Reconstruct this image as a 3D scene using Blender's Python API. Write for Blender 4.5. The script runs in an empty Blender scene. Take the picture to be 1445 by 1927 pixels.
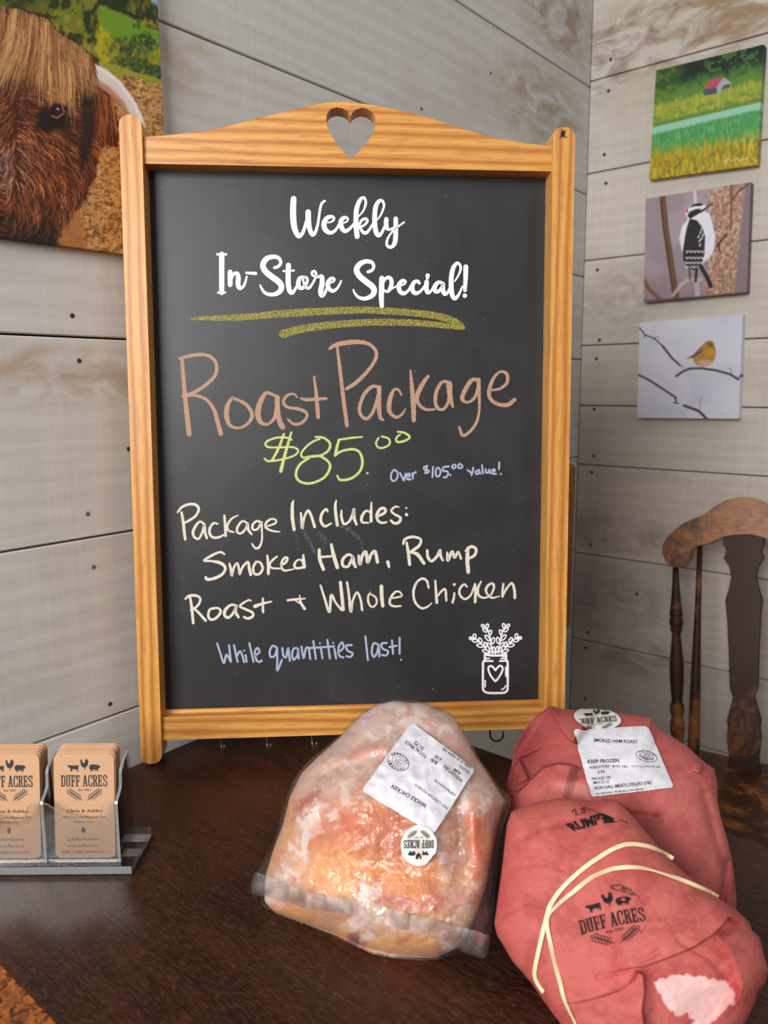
import bpy, math, random
import numpy as np
from mathutils import Vector, Matrix
from mathutils.bvhtree import BVHTree
from mathutils.geometry import tessellate_polygon

SC = bpy.context.scene
COL = SC.collection
random.seed(4)
RNG = np.random.default_rng(7)

# ------------------------------------------------------------------ camera, light, exposure
W, H = 1445.0, 1927.0
CX, CY = W / 2, H / 2
FPX = 1450.5                       # focal length in pixels
TZ = 0.75                          # table top height
vl = np.array([1960 - CX, 715 - CY, FPX]); vl /= np.linalg.norm(vl)        # photo direction of world +y
vr = -np.array([-1023 - CX, 738 - CY, FPX]); vr /= np.linalg.norm(vr)      # photo direction of world +x
vz = np.cross(vr, vl)
MW = np.array([vr, vl, vz / np.linalg.norm(vz)])
CAM = np.array([0.0, 0.0, TZ + 0.40])

cam_d = bpy.data.cameras.new('camera')
cam = bpy.data.objects.new('camera', cam_d); COL.objects.link(cam)
cam_d.sensor_fit = 'VERTICAL'; cam_d.sensor_height = 24.0
cam_d.lens = FPX / H * 24.0
cam_d.clip_start = 0.01
right = MW @ np.array([1, 0, 0.]); up = MW @ np.array([0, -1, 0.]); back = MW @ np.array([0, 0, -1.])
m = Matrix([[right[i], up[i], back[i], CAM[i]] for i in range(3)] + [[0, 0, 0, 1]])
cam.matrix_world = m
cam_d.dof.use_dof = True; cam_d.dof.focus_distance = 0.72; cam_d.dof.aperture_fstop = 6.0
SC.camera = cam

SC.view_settings.view_transform = 'Standard'; SC.view_settings.look = 'None'
SC.view_settings.gamma = 1.0; SC.view_settings.use_curve_mapping = False
SC.view_settings.exposure = 0.0
SC.cycles.max_bounces = 10; SC.cycles.transparent_max_bounces = 24; SC.cycles.transmission_bounces = 10
SC.cycles.caustics_refractive = False; SC.cycles.caustics_reflective = False

wd = bpy.data.worlds.new('daylight'); SC.world = wd; wd.use_nodes = True
_t = wd.node_tree; _bg = _t.nodes['Background']; _bg.inputs[1].default_value = 0.36      # daylight from above, dim towards the floor
_tc = _t.nodes.new('ShaderNodeTexCoord'); _sx = _t.nodes.new('ShaderNodeSeparateXYZ'); _rp = _t.nodes.new('ShaderNodeValToRGB')
_t.links.new(_tc.outputs['Generated'], _sx.inputs[0]); _mr = _t.nodes.new('ShaderNodeMapRange'); _mr.inputs[1].default_value = -1; _mr.inputs[2].default_value = 1
_t.links.new(_sx.outputs[2], _mr.inputs[0]); _t.links.new(_mr.outputs[0], _rp.inputs[0]); _t.links.new(_rp.outputs[0], _bg.inputs[0])
_rp.color_ramp.elements[0].position = .38; _rp.color_ramp.elements[0].color = (.06, .055, .05, 1); _rp.color_ramp.elements[1].position = .75; _rp.color_ramp.elements[1].color = (.95, .96, 1, 1)

FH = MW @ np.array([0, 0, 1.]); FH = np.array([FH[0], FH[1], 0]); FH /= np.linalg.norm(FH)   # camera forward, level
RH = np.array([FH[1], -FH[0], 0])                                                            # camera right, level
def rel(X, Y, Z): return RH * X + FH * Y + np.array([0, 0, TZ + Z])
def area(name, pos, target, sx, sy, power, col):
    l = bpy.data.lights.new(name, 'AREA'); l.shape = 'RECTANGLE'; l.size = sx; l.size_y = sy; l.energy = power; l.color = col
    o = bpy.data.objects.new(name, l); COL.objects.link(o); o.location = pos
    o.rotation_euler = (Vector(target) - Vector(pos)).to_track_quat('-Z', 'Y').to_euler()
    return o
area('window_daylight', rel(-1.05, -1.25, 1.05), rel(0.05, 0.9, 0.25), 1.15, 1.0, 64, (1.0, 0.985, 0.968))
area('shop_window_daylight', rel(1.6, -0.6, 1.5), rel(0.0, 0.9, 0.25), 0.9, 0.9, 6, (1.0, 0.95, 0.88))

# ------------------------------------------------------------------ geometry helpers
def ray(px, py): return MW @ np.array([(px - CX) / FPX, (py - CY) / FPX, 1.0])
def on_z(px, py, z=0.0):
    d = ray(px, py); return CAM + d * ((TZ + z - CAM[2]) / d[2])
def on_x(px, py, x):
    d = ray(px, py); return CAM + d * ((x - CAM[0]) / d[0])
def on_y(px, py, y):
    d = ray(px, py); return CAM + d * ((y - CAM[1]) / d[1])
def on_plane(px, py, p0, n):
    d = ray(px, py); return CAM + d * (np.dot(np.array(p0) - CAM, n) / np.dot(d, n))
def proj(p):
    c = MW.T @ (np.asarray(p) - CAM); return CX + FPX * c[0] / c[2], CY + FPX * c[1] / c[2]
def proj_many(P):
    c = (P - CAM) @ MW; return CX + FPX * c[:, 0] / c[:, 2], CY + FPX * c[:, 1] / c[:, 2]
def rays(px, py): return np.stack([(px - CX) / FPX, (py - CY) / FPX, np.ones_like(px)], -1) @ MW.T
def lin(c):
    c = np.asarray(c, float) / 255.0
    return np.where(c <= 0.04045, c / 12.92, ((c + 0.055) / 1.055) ** 2.4)
def rgb(r, g, b): return (*[float(v) for v in lin((r, g, b))], 1.0)

WM = {}
def wm(o): return WM.get(o.name, Matrix.Identity(4)) if o else Matrix.Identity(4)
def tag(o, label=None, cat=None, group=None, kind=None):
    if label: o['label'] = label
    if cat: o['category'] = cat
    if group: o['group'] = group
    if kind: o['kind'] = kind
    return o
def thing(name, label, cat, mat=None, group=None, kind=None):
    o = bpy.data.objects.new(name, None); COL.objects.link(o)
    o.empty_display_size = 0.05
    if mat is None: mat = Matrix.Identity(4)
    elif not isinstance(mat, Matrix): mat = Matrix.Translation(Vector(mat))
    o.matrix_world = mat; WM[o.name] = mat.copy()
    return tag(o, label, cat, group, kind)
def mk(name, verts, faces, mat, parent=None, smooth=False, local=False, origin=None, colors=None):
    """One mesh object. verts are world coordinates unless local; the child keeps the frame of its parent."""
    me = bpy.data.meshes.new(name)
    V = np.asarray(verts, float)
    M = wm(parent)
    if origin is not None and parent is None: M = origin if isinstance(origin, Matrix) else Matrix.Translation(Vector(origin))
    if not local:
        Mi = np.array(M.inverted()); V = V @ Mi[:3, :3].T + Mi[:3, 3]
    me.from_pydata(V.tolist(), [], [list(map(int, f)) for f in faces])
    if colors is not None:
        a = me.color_attributes.new('paint', 'FLOAT_COLOR', 'POINT')
        c = np.ones((len(V), 4)); c[:, :3] = lin(np.clip(colors, 0, 255))
        a.data.foreach_set('color', c.ravel())
    me.validate(); me.update()
    if smooth: me.polygons.foreach_set('use_smooth', [True] * len(me.polygons))
    o = bpy.data.objects.new(name, me); COL.objects.link(o)
    if mat is not None: me.materials.append(mat)
    if parent is not None: o.parent = parent; WM[o.name] = M.copy()
    else: o.matrix_world = M; WM[o.name] = M.copy()
    return o
def bevel(o, w, seg=2, angle=40):
    b = o.modifiers.new('bevel', 'BEVEL'); b.width = w; b.segments = seg; b.limit_method = 'ANGLE'; b.angle_limit = math.radians(angle)
    return o
class MB:
    def __init__(s): s.V = []; s.F = []
    def add(s, V, F):
        k = len(s.V); s.V += [tuple(v) for v in V]; s.F += [[i + k for i in f] for f in F]; return s
    def box(s, x0, x1, y0, y1, z0, z1):
        V = [(x, y, z) for x in (x0, x1) for y in (y0, y1) for z in (z0, z1)]
        return s.add(V, [(0, 1, 3, 2), (4, 6, 7, 5), (0, 4, 5, 1), (2, 3, 7, 6), (0, 2, 6, 4), (1, 5, 7, 3)])
    def prism(s, pts, y0, y1, holes=(), axes=(0, 2, 1)):
        """2-D outline (a, b) extruded along the third axis; holes are more outlines."""
        loops = [list(pts)] + [list(h) for h in holes]
        flat = [p for l in loops for p in l]
        tris = tessellate_polygon([[Vector((p[0], p[1], 0)) for p in l] for l in loops])
        n = len(flat)
        def mkv(p, d):
            v = [0, 0, 0]; v[axes[0]] = p[0]; v[axes[1]] = p[1]; v[axes[2]] = d; return v
        V = [mkv(p, y0) for p in flat] + [mkv(p, y1) for p in flat]
        F = [list(t) for t in tris] + [[i + n for i in reversed(t)] for t in tris]
        k = 0
        for l in loops:
            c = len(l)
            for i in range(c): a, b = k + i, k + (i + 1) % c; F.append([a, b, b + n, a + n])
            k += c
        return s.add(V, F)
    def lathe(s, p0, p1, prof, n=24):
        """Profile [(t, r)] turned about the line p0-p1."""
        p0 = np.array(p0, float); p1 = np.array(p1, float); d = p1 - p0
        a = d / np.linalg.norm(d); t = np.array([1., 0, 0]) if abs(a[0]) < .8 else np.array([0, 1., 0])
        e1 = np.cross(a, t); e1 /= np.linalg.norm(e1); e2 = np.cross(a, e1)
        V = []; F = []
        for (tt, r) in prof:
            for k in range(n):
                an = 2 * math.pi * k / n; V.append(p0 + d * tt + (e1 * math.cos(an) + e2 * math.sin(an)) * r)
        for j in range(len(prof) - 1):
            for k in range(n): F.append([j * n + k, j * n + (k + 1) % n, (j + 1) * n + (k + 1) % n, (j + 1) * n + k])
        F.append(list(range(n))[::-1]); F.append([(len(prof) - 1) * n + k for k in range(n)])
        return s.add(V, F)
    def tube(s, pts, r, n=10):
        pts = [np.array(p, float) for p in pts]; V = []; F = []
        t0 = pts[1] - pts[0]; ref = np.array([0, 0, 1.]) if abs(t0[2]) < .8 * np.linalg.norm(t0) else np.array([1., 0, 0])
        for i, p in enumerate(pts):
            t = pts[min(i + 1, len(pts) - 1)] - pts[max(i - 1, 0)]; t /= np.linalg.norm(t)
            e1 = np.cross(t, ref); e1 /= np.linalg.norm(e1); e2 = np.cross(t, e1); ref = np.cross(e1, t)
            rr = r[i] if hasattr(r, '__len__') else r
            for k in range(n):
                an = 2 * math.pi * k / n; V.append(p + (e1 * math.cos(an) + e2 * math.sin(an)) * rr)
        for j in range(len(pts) - 1):
            for k in range(n): F.append([j * n + k, j * n + (k + 1) % n, (j + 1) * n + (k + 1) % n, (j + 1) * n + k])
        F.append(list(range(n))[::-1]); F.append([(len(pts) - 1) * n + k for k in range(n)])
        return s.add(V, F)
    def build(s, name, mat, parent=None, **k): return mk(name, s.V, s.F, mat, parent, **k)

def spline(pts, step=3.0, closed=False):
    """Catmull-Rom through rows of numbers (first two are x, y)."""
    P = np.array(pts, float)
    if len(P) < 3 and not closed:
        n = max(2, int(np.linalg.norm(P[-1, :2] - P[0, :2]) / step) + 1)
        return np.array([P[0] + (P[-1] - P[0]) * t for t in np.linspace(0, 1, n)])
    if closed: Q = np.vstack([P[-1], P, P[0], P[1]])
    else: Q = np.vstack([2 * P[0] - P[1], P, 2 * P[-1] - P[-2]])
    out = []
    for i in range(1, len(Q) - 2):
        a, b, c, d = Q[i - 1], Q[i], Q[i + 1], Q[i + 2]
        n = max(2, int(np.linalg.norm(c[:2] - b[:2]) / step))
        for t in np.arange(n) / n:
            out.append(0.5 * ((2 * b) + (c - a) * t + (2 * a - 5 * b + 4 * c - d) * t * t + (3 * b - a - 3 * c + d) * t ** 3))
    if not closed: out.append(Q[-2])
    return np.array(out)

TXT = {}
def glyphs(s, bold=0.0):
    key = (s, bold)
    if key not in TXT:
        cu = bpy.data.curves.new('lettering', 'FONT'); cu.body = s; cu.size = 1.0; cu.offset = bold; cu.resolution_u = 3
        o = bpy.data.objects.new('lettering', cu); COL.objects.link(o)
        me = o.evaluated_get(bpy.context.evaluated_depsgraph_get()).to_mesh()
        V = np.array([v.co[:2] for v in me.vertices]); F = [list(p.vertices) for p in me.polygons]
        o.to_mesh_clear(); bpy.data.objects.remove(o); bpy.data.curves.remove(cu)
        TXT[key] = (V, F)
    return TXT[key]

class Art:
    """Flat artwork in any 2-D frame (y down, like the photograph), laid onto a surface when built."""
    def __init__(s, step=3.0): s.V = []; s.K = []; s.F = []; s.k = 0; s.step = step; s.T = None
    def _add(s, V, F):
        n = len(s.V)
        if s.T is not None: V = [s.T(v) for v in V]
        s.V += [(float(v[0]), float(v[1])) for v in V]; s.K += [s.k] * len(V); s.F += [[i + n for i in f] for f in F]; s.k += 1
    def poly(s, pts, sm=False):
        if sm: pts = spline(pts, s.step, True)
        pts = [(p[0], p[1]) for p in pts]
        s._add(pts, [list(t) for t in tessellate_polygon([[Vector((p[0], p[1], 0)) for p in pts]])])
    def rect(s, x0, y0, x1, y1): s.poly([(x0, y0), (x1, y0), (x1, y1), (x0, y1)])
    def ribbon(s, pts, w=None, closed=False, caps=True, raw=False, wob=0.0):
        P = np.array(pts, float)
        if P.shape[1] == 2: P = np.hstack([P, np.full((len(P), 1), w if w else 1.0)])
        elif w: P[:, 2] *= w
        if len(P) == 1:
            a = np.linspace(0, 2 * math.pi, 13)[:-1]
            s._add([(P[0, 0] + P[0, 2] / 2 * math.cos(t), P[0, 1] + P[0, 2] / 2 * math.sin(t)) for t in a], [list(range(12))]); return
        if not raw: P = spline(P, s.step, closed)
        n = len(P); V = []; F = []
        for i in range(n):
            if closed: t = P[(i + 1) % n, :2] - P[i - 1, :2]
            else: t = P[min(i + 1, n - 1), :2] - P[max(i - 1, 0), :2]
            L = np.linalg.norm(t); t = t / L if L > 1e-9 else np.array([1., 0])
            nn = np.array([-t[1], t[0]]) * max(P[i, 2], 0.2 * s.step) / 2
            if wob: nn = nn * (1 + random.uniform(-wob, wob))
            V += [P[i, :2] + nn, P[i, :2] - nn]
        for i in range(n - 1): F.append([2 * i, 2 * i + 1, 2 * i + 3, 2 * i + 2])
        if closed: F.append([2 * n - 2, 2 * n - 1, 1, 0])
        elif caps:
            for (i, sg) in ((0, -1), (n - 1, 1)):
                t = P[min(i + 1, n - 1), :2] - P[max(i - 1, 0), :2]; a0 = math.atan2(t[1], t[0]); r = P[i, 2] / 2
                k = len(V); arc = [P[i, :2] + r * np.array([math.cos(a0 + sg * b), math.sin(a0 + sg * b)]) for b in np.linspace(-math.pi / 2, math.pi / 2, 7)] if sg > 0 else \
                    [P[i, :2] - r * np.array([math.cos(a0 + b), math.sin(a0 + b)]) for b in np.linspace(-math.pi / 2, math.pi / 2, 7)]
                V += arc; F.append(list(range(k, k + 7)))
        s._add(V, F)
    def ellipse(s, cx, cy, a, b, rot=0.0, w=None, n=40):
        c, q = math.cos(math.radians(rot)), math.sin(math.radians(rot))
        pts = [(cx + a * math.cos(t) * c - b * math.sin(t) * q, cy + a * math.cos(t) * q + b * math.sin(t) * c) for t in np.linspace(0, 2 * math.pi, n + 1)[:-1]]
        if w: s.ribbon(pts, w, closed=True, raw=True)
        else: s.poly(pts)
    def text(s, body, p0, p1, h=None, bold=0.0, upv=None):
        """Lettering on the baseline p0 -> p1, stretched to fill it, capitals h tall."""
        V, F = glyphs(body, bold)
        x0, x1 = V[:, 0].min(), V[:, 0].max()
        p0 = np.array(p0, float); p1 = np.array(p1, float); d = p1 - p0; L = np.linalg.norm(d); d = d / L
        upd = np.array([d[1], -d[0]]) if upv is None else np.array(upv, float)
        k = (x1 - x0) / L; hh = (h / 0.70) if h else 1 / k
        s._add([p0 + d * ((v[0] - x0) / k) + upd * (v[1] * hh) for v in V], F)
    def ctext(s, body, x, y, w, h=None, bold=0.0): s.text(body, (x - w / 2, y), (x + w / 2, y), h, bold)
    def build(s, name, mapf, mat, parent, lift=0.0003, eps=4e-6, toward=None, dz=0.0):
        out = []
        for (v, k) in zip(s.V, s.K):
            p, n = mapf(v[0], v[1]); out.append(np.asarray(p) + np.asarray(n) * (lift + eps * (k % 60)))
        return mk(name, out, s.F, mat, parent)

# ------------------------------------------------------------------ the farm logo
def logo(A, T, fine=True):
    """The round farm mark in unit width, y up: three animals, lettering, Est. line, two sprigs."""
    old = A.T; st = A.step
    A.T = lambda p: T(p[0], p[1]); A.step = 0.02
    cow = [(0, .72), (.04, .84), (.1, .88), (.12, .96), (.17, .88), (.3, .86), (.6, .83), (.9, .86), (.97, .8), (1, .5), (.985, .42), (.965, .74), (.94, .5), (.955, .25), (.95, 0), (.88, 0), (.87, .22), (.82, .4),
           (.8, .28), (.79, .05), (.73, .05), (.74, .35), (.62, .32), (.42, .34), (.4, .2), (.4, 0), (.33, 0), (.32, .25), (.3, .05), (.24, .05), (.26, .35), (.2, .5), (.14, .62), (.04, .64)]
    roo = [(0, .78), (.08, .8), (.08, .93), (.13, .9), (.17, 1), (.2, .93), (.27, .92), (.3, .78), (.35, .64), (.5, .6), (.62, .75), (.66, .95), (.8, 1), (.95, .9), (1, .7), (.95, .52), (.9, .38), (.78, .25), (.62, .17),
           (.6, .06), (.68, 0), (.42, 0), (.53, .06), (.52, .17), (.38, .18), (.2, .3), (.12, .5), (.13, .68), (.06, .7)]
    pig = [(0, .55), (.03, .82), (.15, .97), (.4, 1), (.62, .96), (.72, .92), (.8, 1), (.84, .86), (.96, .74), (1, .6), (.9, .52), (.8, .42), (.78, .3), (.77, 0), (.7, 0), (.68, .25), (.63, .28), (.61, .06), (.55, .06),
           (.52, .28), (.36, .3), (.33, 0), (.26, 0), (.22, .3), (.18, .06), (.1, .06), (.1, .3), (.04, .38)]
    for (sh, x0, x1, y0, y1) in ((cow, -.35, -.11, .2, .36), (roo, -.09, .095, .245, .475), (pig, .11, .355, .2, .355)):
        A.poly([(x0 + (x1 - x0) * a, y0 + (y1 - y0) * b) for a, b in sh])
    L = {'D': (.54, [(.06, 0, .21, 1), (0, 0, .3, .1), (0, .9, .3, 1)], [([(.26, .95), (.4, .9), (.455, .75), (.455, .25), (.4, .1), (.26, .05)], .13)]),
         'U': (.58, [(.06, .14, .2, 1), (0, .91, .27, 1), (.36, .14, .5, 1), (.3, .91, .57, 1)], [([(.13, .2), (.15, .08), (.28, .055), (.41, .08), (.43, .2)], .11)]),
         'F': (.5, [(.06, 0, .21, 1), (0, 0, .29, .1), (0, .9, .47, 1), (.39, .7, .47, 1), (.2, .45, .38, .55), (.33, .36, .4, .64)], []),
         'A': (.58, [(.16, .25, .4, .34), (0, 0, .2, .09), (.36, 0, .58, .09), (.2, .92, .36, 1)], [([(.1, .02), (.26, .98)], .1), ([(.31, .98), (.46, .02)], .14)]),
         'C': (.54, [], [([(.46, .66), (.46, .82), (.4, .94), (.27, .955), (.14, .9), (.1, .72), (.1, .28), (.14, .1), (.27, .045), (.4, .06), (.46, .18), (.46, .34)], .125)]),
         'R': (.56, [(.06, 0, .21, 1), (0, 0, .28, .1), (0, .9, .3, 1), (.37, 0, .56, .09)], [([(.24, .95), (.39, .92), (.44, .76), (.39, .58), (.24, .53)], .12), ([(.3, .52), (.4, .3), (.45, .04)], .13)]),
         'E': (.52, [(.06, 0, .21, 1), (0, 0, .48, .1), (0, .9, .48, 1), (.4, .7, .48, 1), (.4, 0, .48, .3), (.2, .45, .38, .55), (.33, .36, .4, .64)], []),
         'S': (.53, [], [([(.45, .68), (.44, .86), (.36, .95), (.23, .95), (.11, .87), (.1, .7), (.18, .58), (.35, .45), (.45, .32), (.45, .15), (.36, .05), (.2, .05), (.1, .13), (.09, .3)], .125)])}
    word = 'DUFF ACRES'; tot = sum(L[c][0] + .035 if c != ' ' else .26 for c in word); x = -.5; kx = 1 / tot
    for c in word:
        if c == ' ': x += .26 * kx; continue
        wd_, rs, rb = L[c]
        hx = lambda a: x + a * kx
        hy = lambda b: -.125 + .25 * b
        for (a, b, c2, d) in rs: A.poly([(hx(a), hy(b)), (hx(c2), hy(b)), (hx(c2), hy(d)), (hx(a), hy(d))])
        for (pts, w) in rb: A.ribbon([(hx(a), hy(b), w * kx * 1.05) for a, b in pts], caps=False)
        x += (wd_ + .035) * kx
    tt = A.T; 
    V, F = glyphs('Est. 2021', 0.02); x0, x1 = V[:, 0].min(), V[:, 0].max()
    A._add([(-.13 + .26 * (v[0] - x0) / (x1 - x0), -.215 + v[1] * .06) for v in V], F)
    for sg in (-1, 1):
        q0 = np.array([sg * .05, -.42]); q1 = np.array([sg * .34, -.215]); d = (q1 - q0); an = math.degrees(math.atan2(d[1], d[0]))
        A.ribbon([(*q0, .012), (*(q0 + d * .5 + np.array([0, -.012])), .012), (*(q1 - d * .1), .01)])
        nl = 5
        for i in range(nl):
            c = q0 + d * (.22 + .62 * i / (nl - 1)); nv = np.array([-d[1], d[0]]) / np.linalg.norm(d)
            for s2 in (-1, 1):
                cc = c + nv * s2 * .034 + d * .05
                A.ellipse(cc[0], cc[1], .045, .02, an + s2 * 38, w=.0105, n=14)
        c = q1; A.ellipse(c[0], c[1], .04, .018, an, w=.0105, n=14)
    A.T = old; A.step = st

# ------------------------------------------------------------------ noise
TAB = RNG.random((256, 256))
def vnoise(x, y):
    xi = np.floor(x).astype(int); yi = np.floor(y).astype(int); fx = x - xi; fy = y - yi
    fx = fx * fx * (3 - 2 * fx); fy = fy * fy * (3 - 2 * fy)
    a = TAB[yi % 256, xi % 256]; b = TAB[yi % 256, (xi + 1) % 256]; c = TAB[(yi + 1) % 256, xi % 256]; d = TAB[(yi + 1) % 256, (xi + 1) % 256]
    return (a * (1 - fx) + b * fx) * (1 - fy) + (c * (1 - fx) + d * fx) * fy
def fbm(x, y, o=4, seed=0):
    s = 0; a = 1; t = 0
    for i in range(o):
        s = s + a * vnoise(x + 17.3 * seed + 5.1 * i, y + 31.7 * seed + 9.2 * i); t += a; a *= .5; x = x * 2.03; y = y * 2.03
    return s / t
def facet(x, y, seed=0):
    """Random heights joined by flat triangles: the sharp creases of folded paper."""
    x = x + .5 * y; xi = np.floor(x).astype(int); yi = np.floor(y).astype(int); fx = x - xi; fy = y - yi; k = 13 * seed
    g = lambda i, j: TAB[(yi + j + k) % 256, (xi + i + 3 * k) % 256]
    return np.where(fx > fy, g(0, 0) + (g(1, 0) - g(0, 0)) * fx + (g(1, 1) - g(1, 0)) * fy, g(0, 0) + (g(0, 1) - g(0, 0)) * fy + (g(1, 1) - g(0, 1)) * fx)
def inside(px, py, pts):
    ins = np.zeros(px.shape, bool); n = len(pts)
    for i in range(n):
        (xa, ya), (xb, yb) = pts[i], pts[(i + 1) % n]
        if ya != yb: ins ^= ((ya > py) != (yb > py)) & (px < (xb - xa) * (py - ya) / (yb - ya) + xa)
    d, _, _ = seg_dist(px, py, list(pts) + [pts[0]]); return np.where(ins, d, -d)
def ridged(x, y, o=3, seed=0):
    s = 0; a = 1; t = 0
    for i in range(o):
        s = s + a * (1 - np.abs(2 * vnoise(x + 11.9 * seed + 3.3 * i, y + 7.7 * seed + 1.2 * i) - 1)); t += a; a *= .5; x = x * 2.1; y = y * 2.1
    return s / t
def sstep(a, b, x):
    t = np.clip((x - a) / (b - a), 0, 1); return t * t * (3 - 2 * t)
def seg_dist(px, py, pts):
    """Distance, side and position along a polyline, for arrays of points."""
    best = np.full(px.shape, 1e9); side = np.zeros(px.shape); along = np.zeros(px.shape)
    P = np.array(pts, float); n = len(P) - 1
    for i in range(n):
        a, b = P[i, :2], P[i + 1, :2]; d = b - a; L2 = d @ d
        t = np.clip(((px - a[0]) * d[0] + (py - a[1]) * d[1]) / L2, 0, 1)
        dx = px - a[0] - t * d[0]; dy = py - a[1] - t * d[1]; q = np.hypot(dx, dy)
        m_ = q < best; best = np.where(m_, q, best); side = np.where(m_, np.sign(d[0] * dy - d[1] * dx), side); along = np.where(m_, (i + t) / n, along)
    return best, side, along
# ------------------------------------------------------------------ materials
class NT:
    def __init__(s, name):
        s.m = bpy.data.materials.new(name); s.m.use_nodes = True; s.t = s.m.node_tree; s.n = s.t.nodes; s.b = s.n['Principled BSDF']; s.out = s.n['Material Output']
        s.tc = s.n.new('ShaderNodeTexCoord')
    def link(s, a, b): s.t.links.new(a, b)
    def map(s, scale=(1, 1, 1), rot=(0, 0, 0), loc=(0, 0, 0), src='Object'):
        n = s.n.new('ShaderNodeMapping'); n.inputs['Scale'].default_value = scale; n.inputs['Rotation'].default_value = rot; n.inputs['Location'].default_value = loc
        s.link(s.tc.outputs[src], n.inputs[0]); return n.outputs[0]
    def noise(s, vec, scale, detail=4, rough=.55, dist=0.0):
        n = s.n.new('ShaderNodeTexNoise'); n.inputs['Scale'].default_value = scale; n.inputs['Detail'].default_value = detail
        n.inputs['Roughness'].default_value = rough; n.inputs['Distortion'].default_value = dist
        s.link(vec, n.inputs['Vector']); return n.outputs[0]
    def wave(s, vec, scale, dist, detail=2, dscale=1.0, dirn='X', prof='SIN'):
        n = s.n.new('ShaderNodeTexWave'); n.bands_direction = dirn; n.wave_profile = prof
        n.inputs['Scale'].default_value = scale; n.inputs['Distortion'].default_value = dist; n.inputs['Detail'].default_value = detail; n.inputs['Detail Scale'].default_value = dscale
        s.link(vec, n.inputs['Vector']); return n.outputs[1]
    def ramp(s, fac, stops):
        n = s.n.new('ShaderNodeValToRGB'); e = n.color_ramp.elements
        while len(e) < len(stops): e.new(0.5)
        for i, (p, c) in enumerate(stops): e[i].position = p; e[i].color = c if len(c) == 4 else (*c, 1)
        s.link(fac, n.inputs[0]); return n.outputs[0]
    def mix(s, fac, a, b, mode='MIX'):
        n = s.n.new('ShaderNodeMixRGB'); n.blend_type = mode
        for i, v in ((0, fac), (1, a), (2, b)):
            if isinstance(v, (int, float)): n.inputs[i].default_value = v
            elif isinstance(v, tuple): n.inputs[i].default_value = v
            else: s.link(v, n.inputs[i])
        return n.outputs[0]
    def math(s, op, a, b=None, c=None):
        n = s.n.new('ShaderNodeMath'); n.operation = op
        for i, v in enumerate((a, b, c)):
            if v is None: continue
            if isinstance(v, (int, float)): n.inputs[i].default_value = v
            else: s.link(v, n.inputs[i])
        return n.outputs[0]
    def color(s, c):
        if isinstance(c, tuple): s.b.inputs['Base Color'].default_value = c
        else: s.link(c, s.b.inputs['Base Color'])
    def rough(s, r):
        if isinstance(r, (int, float)): s.b.inputs['Roughness'].default_value = r
        else: s.link(r, s.b.inputs['Roughness'])
    def bump(s, h, strength=.3, dist=.002):
        n = s.n.new('ShaderNodeBump'); n.inputs['Strength'].default_value = strength; n.inputs['Distance'].default_value = dist
        s.link(h, n.inputs['Height']); s.link(n.outputs[0], s.b.inputs['Normal']); return n.outputs[0]
    def spec(s, v): s.b.inputs['Specular IOR Level'].default_value = v
    def blob(s, c, r, power=1.0):
        """1 at the point c (object space), 0 beyond radius r (per-axis)."""
        v = s.map((1 / r[0], 1 / r[1], 1 / r[2]), loc=(-c[0] / r[0], -c[1] / r[1], -c[2] / r[2]))
        n = s.n.new('ShaderNodeTexGradient'); n.gradient_type = 'SPHERICAL'; s.link(v, n.inputs[0]); return n.outputs[1]
    def alpha(s, fac):
        """fac 1 = this material, 0 = clear."""
        tr = s.n.new('ShaderNodeBsdfTransparent'); mx = s.n.new('ShaderNodeMixShader')
        s.link(fac, mx.inputs[0]); s.link(tr.outputs[0], mx.inputs[1]); s.link(s.b.outputs[0], mx.inputs[2]); s.link(mx.outputs[0], s.out.inputs[0])
def plain(name, c, r=.5, spec=.5, metal=0.0):
    t = NT(name); t.color(c); t.rough(r); t.spec(spec); t.b.inputs['Metallic'].default_value = metal; return t.m

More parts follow.
